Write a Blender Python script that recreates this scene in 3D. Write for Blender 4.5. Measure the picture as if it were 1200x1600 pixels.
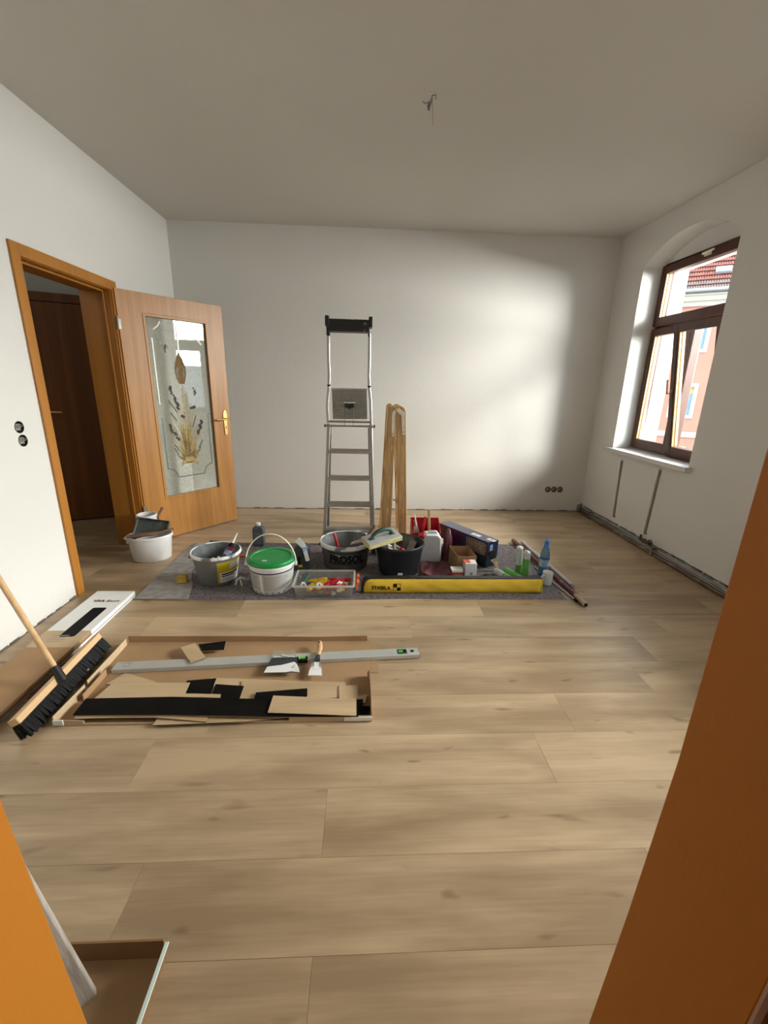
import bpy, bmesh, math, random
from mathutils import Vector, Matrix
from mathutils.geometry import tessellate_polygon
random.seed(7)
for o in list(bpy.data.objects): bpy.data.objects.remove(o)
sc = bpy.context.scene
COL = sc.collection
PI = math.pi
R = math.radians

# ---------------------------------------------------------------- camera, world, lights, exposure
cam_data = bpy.data.cameras.new('camera')
cam_data.sensor_fit = 'VERTICAL'; cam_data.sensor_height = 32.0
cam_data.lens = 675.874 / 1600 * 32.0
cam_data.clip_start = 0.01
cam = bpy.data.objects.new('camera', cam_data); COL.objects.link(cam)
cr, cu, cw = Vector((0.998765, -0.044324, 0.022443)), Vector((-0.008882, 0.285164, 0.958438)), Vector((0.048882, 0.957453, -0.284418))
m3 = Matrix((cr, cu, -cw)).transposed()
cam.matrix_world = Matrix.Translation((0, 0, 1.37)) @ m3.to_4x4()
sc.camera = cam

XL, XR, YD, YF, H = -1.859, 2.526, 4.732, 0.445, 2.79

world = bpy.data.worlds.new('sky'); sc.world = world
world.use_nodes = True
wn = world.node_tree.nodes; wl = world.node_tree.links
bg = wn['Background']
bg.inputs['Color'].default_value = (0.74, 0.87, 1.0, 1)
bg.inputs['Strength'].default_value = 3.4

def add_light(name, kind, loc, rot, **kw):
    d = bpy.data.lights.new(name, kind)
    for k, v in kw.items(): setattr(d, k, v)
    o = bpy.data.objects.new(name, d); o.location = loc; o.rotation_euler = rot; COL.objects.link(o)
    return o
# hazy sun standing behind the house, it falls on the building across the street only
sun = add_light('sun', 'SUN', (0, 0, 8), (R(48), 0, R(-33)), energy=2.2, angle=R(1.0), color=(1.0, 0.93, 0.82))
# portals guide the sampling of the sky through the two window openings
for wy in (3.75, 1.62):
    portal = add_light('window_portal', 'AREA', (XR + 0.42, wy, 1.62), (0, R(90), 0), shape='RECTANGLE', size=1.58, size_y=0.965)
    portal.data.cycles.is_portal = True

# added area lamp outside the windows, brightening the room beyond the real sky
day_fill = add_light('daylight_fill', 'AREA', (XR + 3.2, 2.7, 2.65), (0, 0, 0), shape='RECTANGLE', size=4.4, size_y=2.0, energy=1650.0, color=(1.0, 0.96, 0.91))
day_fill.rotation_euler = (Vector((-1.4, 2.5, .9)) - day_fill.location).to_track_quat('-Z', 'Y').to_euler()
hall_fill = add_light('hall_fill', 'POINT', (-2.75, 2.35, 2.35), (0, 0, 0), energy=4.0, shadow_soft_size=.25, color=(1.0, 0.93, 0.82))  # unseen point light added to lift the dark hall
vs = sc.view_settings
sc.display_settings.display_device = 'sRGB'
vs.view_transform = 'Standard'; vs.look = 'None'; vs.gamma = 1.0; vs.use_curve_mapping = False
vs.exposure = 0.43

# ---------------------------------------------------------------- materials
def mat(name, col, rough=0.5, metal=0.0, var=0.0, vscale=6.0, bump=0.0, bscale=40.0, stretch=(1, 1, 1), col2=None, spec=0.5, trans=0.0, per=0.0, dist=0.004, detail=6):
    m = bpy.data.materials.new(name); m.use_nodes = True
    nt = m.node_tree; N = nt.nodes; L = nt.links
    b = N['Principled BSDF']
    b.inputs['Base Color'].default_value = (*col, 1); b.inputs['Roughness'].default_value = rough
    b.inputs['Metallic'].default_value = metal; b.inputs['Specular IOR Level'].default_value = spec
    b.inputs['Transmission Weight'].default_value = trans
    tc = N.new('ShaderNodeTexCoord'); mp = N.new('ShaderNodeMapping'); mp.inputs['Scale'].default_value = stretch
    L.new(tc.outputs['Object'], mp.inputs['Vector'])
    vec = mp.outputs['Vector']
    if per:
        oi = N.new('ShaderNodeObjectInfo'); ad = N.new('ShaderNodeVectorMath'); ad.operation = 'MULTIPLY_ADD'
        L.new(oi.outputs['Random'], ad.inputs[0]); ad.inputs[1].default_value = (37, 91, 53); L.new(vec, ad.inputs[2]); vec = ad.outputs[0]
    if var or col2:
        nz = N.new('ShaderNodeTexNoise'); nz.inputs['Scale'].default_value = vscale; nz.inputs['Detail'].default_value = detail
        L.new(vec, nz.inputs['Vector'])
        rp = N.new('ShaderNodeValToRGB')
        c2 = col2 if col2 else tuple(c * (1 - var) for c in col)
        rp.color_ramp.elements[0].position = 0.33; rp.color_ramp.elements[0].color = (*c2, 1)
        rp.color_ramp.elements[1].position = 0.62; rp.color_ramp.elements[1].color = (*col, 1)
        L.new(nz.outputs['Fac'], rp.inputs['Fac']); L.new(rp.outputs['Color'], b.inputs['Base Color'])
    if bump:
        nb = N.new('ShaderNodeTexNoise'); nb.inputs['Scale'].default_value = bscale; nb.inputs['Detail'].default_value = 4
        L.new(vec, nb.inputs['Vector'])
        bp = N.new('ShaderNodeBump'); bp.inputs['Strength'].default_value = bump; bp.inputs['Distance'].default_value = dist
        L.new(nb.outputs['Fac'], bp.inputs['Height']); L.new(bp.outputs['Normal'], b.inputs['Normal'])
    return m

def glass_mat(name, tint=(1, 1, 1), haze=0.0, pattern=0.0, refl=1.45):
    """thin pane: light passes straight through, the surface mirrors by Fresnel"""
    m = bpy.data.materials.new(name); m.use_nodes = True
    nt = m.node_tree; N = nt.nodes; L = nt.links; N.clear()
    out = N.new('ShaderNodeOutputMaterial'); tr = N.new('ShaderNodeBsdfTransparent'); tr.inputs['Color'].default_value = (*tint, 1)
    gl = N.new('ShaderNodeBsdfGlossy'); gl.inputs['Roughness'].default_value = 0.02
    lw = N.new('ShaderNodeLayerWeight'); lw.inputs['Blend'].default_value = 0.5      # Schlick, the same from both sides of the pane
    pw = N.new('ShaderNodeMath'); pw.operation = 'POWER'; pw.inputs[1].default_value = 5.0; L.new(lw.outputs['Facing'], pw.inputs[0])
    f0 = ((refl - 1) / (refl + 1)) ** 2
    fr = N.new('ShaderNodeMath'); fr.operation = 'MULTIPLY_ADD'; fr.inputs[1].default_value = 1 - f0; fr.inputs[2].default_value = f0; L.new(pw.outputs[0], fr.inputs[0])
    mx = N.new('ShaderNodeMixShader'); L.new(fr.outputs[0], mx.inputs[0]); L.new(tr.outputs[0], mx.inputs[1]); L.new(gl.outputs[0], mx.inputs[2])
    last = mx
    if haze or pattern:
        df = N.new('ShaderNodeBsdfDiffuse'); df.inputs['Color'].default_value = (0.78, 0.78, 0.72, 1)
        tl = N.new('ShaderNodeBsdfTranslucent'); tl.inputs['Color'].default_value = (0.78, 0.78, 0.72, 1)
        ad = N.new('ShaderNodeMixShader'); ad.inputs[0].default_value = 0.4; L.new(df.outputs[0], ad.inputs[1]); L.new(tl.outputs[0], ad.inputs[2])
        m2 = N.new('ShaderNodeMixShader'); m2.inputs[0].default_value = haze
        if pattern:
            tc = N.new('ShaderNodeTexCoord'); vo = N.new('ShaderNodeTexVoronoi'); vo.feature = 'DISTANCE_TO_EDGE'; vo.inputs['Scale'].default_value = 34
            nz = N.new('ShaderNodeTexNoise'); nz.inputs['Scale'].default_value = 30
            mxv = N.new('ShaderNodeMixRGB'); mxv.inputs[0].default_value = 0.12
            L.new(tc.outputs['Object'], nz.inputs['Vector']); L.new(tc.outputs['Object'], mxv.inputs[1]); L.new(nz.outputs['Color'], mxv.inputs[2])
            L.new(mxv.outputs[0], vo.inputs['Vector'])
            rp = N.new('ShaderNodeValToRGB'); rp.color_ramp.elements[0].position = 0.0; rp.color_ramp.elements[0].color = (haze + pattern,) * 3 + (1,)
            rp.color_ramp.elements[1].position = 0.06; rp.color_ramp.elements[1].color = (haze,) * 3 + (1,)
            L.new(vo.outputs['Distance'], rp.inputs['Fac']); L.new(rp.outputs['Color'], m2.inputs[0])
        L.new(mx.outputs[0], m2.inputs[1]); L.new(ad.outputs[0], m2.inputs[2]); last = m2
    L.new(last.outputs[0], out.inputs['Surface'])
    return m

def plank_mat(name, light, dark, rough=0.42):
    m = bpy.data.materials.new(name); m.use_nodes = True
    nt = m.node_tree; N = nt.nodes; L = nt.links; b = N['Principled BSDF']
    tc = N.new('ShaderNodeTexCoord'); oi = N.new('ShaderNodeObjectInfo')
    ad = N.new('ShaderNodeVectorMath'); ad.operation = 'MULTIPLY_ADD'; ad.inputs[1].default_value = (37, 91, 53)
    L.new(oi.outputs['Random'], ad.inputs[0]); L.new(tc.outputs['Object'], ad.inputs[2])
    def noise(sx, sy, scale, detail=5, rough_=0.55):
        mp = N.new('ShaderNodeMapping'); mp.inputs['Scale'].default_value = (sx, sy, 1)
        L.new(ad.outputs[0], mp.inputs['Vector'])
        n = N.new('ShaderNodeTexNoise'); n.inputs['Scale'].default_value = scale; n.inputs['Detail'].default_value = detail; n.inputs['Roughness'].default_value = rough_
        n.inputs['Distortion'].default_value = 0.3
        L.new(mp.outputs[0], n.inputs['Vector']); return n.outputs['Fac']
    broad = noise(1.0, 6.5, 1.3, 3); grain = noise(1.2, 34, 3.0, 6, 0.65); cloud = noise(1.5, 3.0, 2.0, 2); knot = noise(3.0, 11.0, 1.9, 1)
    def math_(op, a, bb):
        n = N.new('ShaderNodeMath'); n.operation = op
        for i, x in enumerate((a, bb)):
            if isinstance(x, (int, float)): n.inputs[i].default_value = x
            else: L.new(x, n.inputs[i])
        return n.outputs[0]
    f = math_('ADD', math_('MULTIPLY', broad, 0.70), math_('ADD', math_('MULTIPLY', grain, 0.22), math_('MULTIPLY', cloud, 0.18)))
    rnd = math_('MULTIPLY', math_('SUBTRACT', oi.outputs['Random'], 0.5), 0.16)
    f = math_('ADD', f, rnd)
    rp = N.new('ShaderNodeValToRGB'); e = rp.color_ramp.elements
    e[0].position = 0.40; e[0].color = (*dark, 1); e[1].position = 0.68; e[1].color = (*light, 1)
    L.new(f, rp.inputs['Fac'])
    kr = N.new('ShaderNodeValToRGB'); kr.color_ramp.elements[0].position = 0.70; kr.color_ramp.elements[0].color = (1, 1, 1, 1)
    kr.color_ramp.elements[1].position = 0.80; kr.color_ramp.elements[1].color = (0.55, 0.48, 0.42, 1)
    L.new(knot, kr.inputs['Fac'])
    mu = N.new('ShaderNodeMixRGB'); mu.blend_type = 'MULTIPLY'; mu.inputs[0].default_value = 1
    L.new(rp.outputs[0], mu.inputs[1]); L.new(kr.outputs[0], mu.inputs[2]); L.new(mu.outputs[0], b.inputs['Base Color'])
    b.inputs['Roughness'].default_value = rough
    bp = N.new('ShaderNodeBump'); bp.inputs['Strength'].default_value = 0.25; bp.inputs['Distance'].default_value = 0.001
    L.new(grain, bp.inputs['Height']); L.new(bp.outputs[0], b.inputs['Normal'])
    return m

def wood_mat(name, light, dark, rough=0.4, along='z', scale=1.0, contrast=(0.38, 0.66), knots=False):
    s = {'x': (0.7, 14, 14), 'y': (14, 0.7, 14), 'z': (14, 14, 0.7)}[along]
    m = bpy.data.materials.new(name); m.use_nodes = True
    nt = m.node_tree; N = nt.nodes; L = nt.links; b = N['Principled BSDF']
    tc = N.new('ShaderNodeTexCoord'); mp = N.new('ShaderNodeMapping'); mp.inputs['Scale'].default_value = s
    L.new(tc.outputs['Object'], mp.inputs['Vector'])
    nz = N.new('ShaderNodeTexNoise'); nz.inputs['Scale'].default_value = 1.6 * scale; nz.inputs['Detail'].default_value = 7; nz.inputs['Distortion'].default_value = 0.8
    L.new(mp.outputs[0], nz.inputs['Vector'])
    rp = N.new('ShaderNodeValToRGB'); e = rp.color_ramp.elements
    e[0].position = contrast[0]; e[0].color = (*dark, 1); e[1].position = contrast[1]; e[1].color = (*light, 1)
    L.new(nz.outputs['Fac'], rp.inputs['Fac']); L.new(rp.outputs[0], b.inputs['Base Color'])
    b.inputs['Roughness'].default_value = rough
    bp = N.new('ShaderNodeBump'); bp.inputs['Strength'].default_value = 0.12; bp.inputs['Distance'].default_value = 0.001
    L.new(nz.outputs['Fac'], bp.inputs['Height']); L.new(bp.outputs[0], b.inputs['Normal'])
    return m

def splash_mat(name, base, paint, rough=0.5, scale=14, pos=(0.56, 0.60), bump=0.2, stretch=(1, 1, 1)):
    """a surface with spatters of dried paint or plaster"""
    m = mat(name, base, rough, bump=bump, bscale=60, stretch=stretch)
    nt = m.node_tree; N = nt.nodes; L = nt.links; b = N['Principled BSDF']
    tc = N.new('ShaderNodeTexCoord'); nz = N.new('ShaderNodeTexNoise'); nz.inputs['Scale'].default_value = scale; nz.inputs['Detail'].default_value = 5
    mp = N.new('ShaderNodeMapping'); mp.inputs['Scale'].default_value = stretch
    L.new(tc.outputs['Object'], mp.inputs[0]); L.new(mp.outputs[0], nz.inputs['Vector'])
    rp = N.new('ShaderNodeValToRGB'); e = rp.color_ramp.elements
    e[0].position = pos[0]; e[0].color = (*base, 1); e[1].position = pos[1]; e[1].color = (*paint, 1)
    L.new(nz.outputs['Fac'], rp.inputs['Fac']); L.new(rp.outputs[0], b.inputs['Base Color'])
    return m

M = {}
M['wall'] = mat('wall_plaster', (0.70, 0.685, 0.655), 0.9, var=0.03, vscale=1.5, bump=0.25, bscale=55, spec=0.2)
M['ceil'] = mat('ceiling_plaster', (0.62, 0.595, 0.55), 0.92, var=0.03, vscale=1.2, bump=0.15, bscale=50, spec=0.2)
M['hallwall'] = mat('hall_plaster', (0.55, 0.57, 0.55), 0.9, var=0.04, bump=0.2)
M['subfloor'] = mat('subfloor_screed', (0.24, 0.18, 0.12), 0.9)
M['plank'] = plank_mat('vinyl_oak_plank', (0.52, 0.385, 0.242), (0.30, 0.208, 0.120), 0.34)
M['offcut'] = plank_mat('vinyl_oak_offcut', (0.58, 0.43, 0.26), (0.44, 0.31, 0.18), 0.45)
M['door'] = wood_mat('oak_veneer_door', (0.46, 0.212, 0.046), (0.36, 0.150, 0.029), 0.40, 'z', 1.0)
M['frame'] = wood_mat('oak_foil_frame', (0.43, 0.178, 0.026), (0.36, 0.138, 0.018), 0.42, 'z', 0.6, (0.3, 0.7))
M['nearframe'] = splash_mat('worn_orange_frame', (0.47, 0.160, 0.004), (0.54, 0.24, 0.05), 0.55, 9, (0.70, 0.76), 0.1, (3, 3, 0.8))
M['halldoor'] = wood_mat('dark_hall_door', (0.20, 0.065, 0.012), (0.14, 0.043, 0.008), 0.6, 'z', 0.6)
M['winframe'] = wood_mat('brown_stained_window', (0.092, 0.026, 0.012), (0.06, 0.016, 0.008), 0.42, 'z', 1.2)
M['bead'] = mat('pale_lit_bead', (0.62, 0.40, 0.16), 0.5, var=0.2)  # sash bead painted pale for the light falling on it
M['gasket'] = mat('pinkish_seal', (0.42, 0.26, 0.20), 0.5, var=0.1)
M['sill'] = mat('pale_stone_sill', (0.62, 0.60, 0.60), 0.35, var=0.12, vscale=30)
M['glass'] = glass_mat('window_glass', (0.97, 0.99, 0.98))
M['doorglass'] = glass_mat('etched_door_glass', (0.93, 0.95, 0.92), haze=0.16, pattern=0.22, refl=1.55)
M['white'] = mat('white_plastic', (0.80, 0.80, 0.80), 0.35, var=0.06, vscale=12)
M['white_dirty'] = splash_mat('white_plastic_dirty', (0.78, 0.78, 0.77), (0.62, 0.60, 0.56), 0.4, 9, (0.55, 0.7), 0.1)
M['cream'] = mat('cream_plastic', (0.74, 0.70, 0.57), 0.4)
M['paper'] = mat('white_paper', (0.80, 0.80, 0.79), 0.7, var=0.05)
M['alu'] = mat('aluminium', (0.50, 0.485, 0.46), 0.38, 0.85, var=0.12, vscale=20, bump=0.05)
M['alu_dull'] = mat('ribbed_aluminium', (0.36, 0.34, 0.31), 0.5, 0.6, var=0.15, vscale=20)
M['level'] = mat('painted_grey_level', (0.52, 0.53, 0.50), 0.4, 0.3, var=0.1, vscale=10)
M['steel'] = splash_mat('steel_with_plaster', (0.30, 0.30, 0.29), (0.72, 0.71, 0.69), 0.35, 16, (0.50, 0.56))
M['black'] = mat('black_plastic', (0.012, 0.012, 0.013), 0.45, var=0.3, vscale=15)
M['blacksplash'] = splash_mat('black_plastic_spattered', (0.012, 0.012, 0.012), (0.35, 0.35, 0.34), 0.5, 22, (0.66, 0.70))
M['mason'] = mat('black_mason_bucket', (0.010, 0.012, 0.016), 0.42, var=0.25, vscale=9)
M['masonin'] = splash_mat('mason_bucket_inside', (0.05, 0.055, 0.06), (0.22, 0.22, 0.20), 0.7, 8, (0.45, 0.7))
M['greybucket'] = mat('grey_bucket', (0.165, 0.17, 0.165), 0.5, var=0.12, vscale=10)
M['greyrim'] = splash_mat('grey_rim_with_white_plaster', (0.17, 0.17, 0.17), (0.76, 0.76, 0.74), 0.6, 11, (0.40, 0.46))
M['darkbucket'] = splash_mat('dark_grey_bucket', (0.090, 0.087, 0.082), (0.5, 0.5, 0.48), 0.55, 10, (0.70, 0.73))
M['bucketin'] = splash_mat('grey_bucket_inside', (0.10, 0.11, 0.115), (0.26, 0.26, 0.26), 0.6, 8, (0.45, 0.7))
M['greenlid'] = mat('green_lid', (0.004, 0.27, 0.055), 0.35, var=0.12, vscale=9)
M['green'] = mat('green_plastic', (0.13, 0.58, 0.04), 0.4, var=0.2, vscale=25)
M['felt'] = mat('mottled_grey_felt', (0.22, 0.195, 0.20), 0.95, col2=(0.11, 0.095, 0.10), vscale=42, bump=0.9, bscale=70, dist=0.006, spec=0.1)
M['feltpale'] = mat('pale_grey_fleece', (0.37, 0.35, 0.335), 0.8, col2=(0.27, 0.25, 0.24), vscale=22, bump=0.5, bscale=40, spec=0.2)
M['card'] = mat('brown_cardboard', (0.40, 0.25, 0.135), 0.85, var=0.14, vscale=5, bump=0.15, bscale=30, spec=0.15)
M['cardlight'] = mat('pale_cardboard', (0.56, 0.42, 0.27), 0.85, var=0.12, vscale=8, spec=0.15)
M['carddark'] = mat('deep_cardboard', (0.26, 0.145, 0.07), 0.88, var=0.14, vscale=5, spec=0.15)
M['mint'] = mat('mint_board_edge', (0.62, 0.74, 0.68), 0.7, var=0.06)
M['blackback'] = mat('black_vinyl_underside', (0.008, 0.007, 0.006), 0.7, var=0.4, vscale=12, spec=0.08)
M['pine'] = wood_mat('pine_ladder_wood', (0.66, 0.43, 0.20), (0.47, 0.27, 0.10), 0.55, 'z', 2.4)
M['pinex'] = wood_mat('pine_handle', (0.72, 0.49, 0.27), (0.58, 0.36, 0.17), 0.5, 'z', 1.0)
M['piney'] = wood_mat('pine_block', (0.72, 0.49, 0.27), (0.60, 0.38, 0.19), 0.55, 'y', 1.0)
M['brownwood'] = wood_mat('worn_brown_wood', (0.30, 0.17, 0.10), (0.17, 0.09, 0.05), 0.65, 'x', 1.0)
M['greywood'] = wood_mat('weathered_grey_wood', (0.52, 0.47, 0.41), (0.25, 0.215, 0.19), 0.85, 'z', 1.6, (0.35, 0.7))
M['brass'] = mat('brass', (0.72, 0.48, 0.17), 0.28, 0.95)
M['cremesteel'] = mat('zinc_hinge_plate', (0.86, 0.82, 0.70), 0.5, 0.1, var=0.15, vscale=40)
M['bristle'] = mat('black_bristles', (0.010, 0.010, 0.011), 0.7, var=0.5, vscale=60, bump=0.8, bscale=120, spec=0.3)
M['yellow'] = mat('yellow_nylon', (0.74, 0.50, 0.035), 0.65, var=0.18, vscale=7, bump=0.35, bscale=14, dist=0.01)
M['sponge'] = mat('pale_yellow_sponge', (0.66, 0.58, 0.26), 0.9, var=0.15, vscale=30, bump=0.5, bscale=160)
M['ysponge'] = mat('yellow_sponge', (0.52, 0.36, 0.055), 0.9, var=0.25, vscale=25, bump=0.5, bscale=120)
M['dgreen'] = mat('dark_green_grip', (0.03, 0.085, 0.07), 0.5, var=0.3)
M['dpan'] = mat('dark_green_metal', (0.060, 0.085, 0.085), 0.5, 0.2, col2=(0.13, 0.15, 0.15), vscale=9)
M['red'] = mat('red_plastic', (0.52, 0.015, 0.02), 0.35, var=0.15)
M['orange'] = mat('orange_plastic', (0.72, 0.12, 0.02), 0.4, var=0.1)
M['wedgeyellow'] = mat('yellow_plastic', (0.66, 0.42, 0.02), 0.4, var=0.1)
M['maroon'] = mat('maroon_foil', (0.12, 0.022, 0.03), 0.35, var=0.4, vscale=12, bump=0.5, bscale=18, dist=0.01)
M['bluebox'] = mat('dark_blue_carton', (0.014, 0.028, 0.085), 0.32, col2=(0.045, 0.02, 0.06), vscale=4)
M['bluebox2'] = mat('grey_blue_carton_top', (0.085, 0.095, 0.15), 0.35, var=0.25, vscale=9)
M['picture'] = mat('printed_picture_grid', (0.30, 0.24, 0.20), 0.4, col2=(0.09, 0.075, 0.07), vscale=28, detail=2)
M['petrol'] = mat('petrol_carton', (0.008, 0.03, 0.045), 0.5)
M['skyblue'] = mat('sky_blue_print', (0.15, 0.36, 0.75), 0.4)
M['bottle'] = mat('slate_plastic_bottle', (0.075, 0.085, 0.10), 0.35, var=0.15)
M['bottlelab'] = mat('slate_label', (0.12, 0.14, 0.18), 0.5, var=0.3, vscale=30)
M['flask'] = mat('dark_grey_flask', (0.035, 0.04, 0.043), 0.4, var=0.15)
M['canister'] = mat('translucent_white_canister', (0.72, 0.74, 0.77), 0.4, var=0.08, vscale=10)
M['water'] = mat('blue_bottle_plastic', (0.20, 0.42, 0.66), 0.08, trans=0.75)
M['bluecap'] = mat('blue_cap', (0.03, 0.22, 0.66), 0.4)
M['labelblue'] = mat('pale_blue_label', (0.42, 0.56, 0.70), 0.4, col2=(0.10, 0.22, 0.42), vscale=30)
M['clear'] = glass_mat('clear_box_plastic', (0.95, 0.96, 0.96), haze=0.12)
M['clearrim'] = glass_mat('clear_box_rim', (0.96, 0.97, 0.97), haze=0.5)
M['film'] = glass_mat('clear_tube_plastic', (0.93, 0.95, 0.95), haze=0.16)
M['magenta'] = mat('magenta_sleeve', (0.20, 0.012, 0.05), 0.4, var=0.3, vscale=20)
M['ink'] = mat('black_ink', (0.007, 0.007, 0.008), 0.6, spec=0.1)
M['inkgrey'] = mat('grey_ink', (0.28, 0.27, 0.27), 0.6)
M['inkred'] = mat('wine_red_ink', (0.14, 0.03, 0.05), 0.5)
M['navy'] = mat('navy_ink', (0.03, 0.03, 0.09), 0.5)
M['labelgrey'] = mat('printed_grey_label', (0.50, 0.49, 0.47), 0.5, var=0.1, vscale=30)
M['labelyellow'] = mat('yellow_label', (0.58, 0.44, 0.02), 0.45, var=0.15, vscale=15)
M['pole'] = splash_mat('maroon_pole', (0.13, 0.025, 0.03), (0.30, 0.16, 0.14), 0.4, 30, (0.6, 0.68))
M['polegrey'] = mat('pale_grey_pole', (0.52, 0.52, 0.56), 0.4, 0.2, var=0.1)
M['poletip'] = splash_mat('spattered_pole_tip', (0.45, 0.36, 0.26), (0.10, 0.07, 0.05), 0.6, 30, (0.58, 0.64))
M['copper'] = splash_mat('heating_pipe', (0.12, 0.065, 0.045), (0.20, 0.15, 0.12), 0.45, 12, (0.5, 0.6))
M['tarnish'] = mat('tarnished_brass', (0.13, 0.10, 0.055), 0.5, 0.7, var=0.4, vscale=40)
M['zinc'] = mat('galvanised_pipe', (0.30, 0.28, 0.25), 0.38, 0.7, var=0.3, vscale=8)
M['mortar'] = mat('dark_grey_mortar', (0.20, 0.19, 0.175), 0.95, col2=(0.12, 0.115, 0.11), vscale=30, bump=0.8, bscale=60, dist=0.01)
M['darkhole'] = mat('dark_socket_plastic', (0.045, 0.042, 0.038), 0.6, var=0.4, vscale=40)
M['wire'] = mat('grey_wire', (0.30, 0.28, 0.24), 0.6)
M['salmon'] = mat('salmon_render', (0.46, 0.205, 0.145), 0.95, var=0.05, vscale=2, spec=0.1)
M['cornice'] = mat('cream_cornice', (0.50, 0.44, 0.34), 0.9, spec=0.1)
M['extwhite'] = mat('white_window_surround', (0.50, 0.49, 0.48), 0.9, spec=0.1)
M['rooftile'] = mat('red_roof_tiles', (0.34, 0.115, 0.08), 0.8, col2=(0.23, 0.075, 0.06), vscale=3)
M['rooftile2'] = mat('grey_weathered_roof_tiles', (0.24, 0.16, 0.14), 0.8, col2=(0.17, 0.11, 0.10), vscale=3)
M['gutter'] = mat('zinc_gutter', (0.30, 0.32, 0.33), 0.5, 0.3)
M['extglass'] = mat('bluish_pane', (0.10, 0.20, 0.26), 0.06, 0.0, spec=0.9)  # bluish reflection is put into the pane colour
M['blind'] = mat('yellow_curtain', (0.50, 0.42, 0.12), 0.8)
M['skylight'] = mat('skylight_pane', (0.20, 0.40, 0.55), 0.1, spec=0.9)
M['asphalt'] = mat('street_asphalt', (0.10, 0.10, 0.10), 0.9, var=0.2)
M['reveal'] = mat('white_outer_reveal', (0.62, 0.64, 0.65), 0.9, var=0.04)
M['ear'] = mat('dried_wheat', (0.30, 0.17, 0.055), 0.8, col2=(0.16, 0.085, 0.03), vscale=70, detail=2)
M['gold'] = mat('dried_straw', (0.46, 0.33, 0.12), 0.7, col2=(0.26, 0.18, 0.06), vscale=50)
M['seed'] = mat('dark_seeds', (0.03, 0.02, 0.018), 0.6)
M['etch'] = mat('etched_line', (0.11, 0.115, 0.11), 0.4)
M['bevelline'] = mat('bright_bevel', (0.85, 0.84, 0.78), 0.3)

# ---------------------------------------------------------------- mesh helpers
def root_loc(o):
    v = Vector((0, 0, 0))
    while o is not None: v += o.location; o = o.parent
    return v

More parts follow.
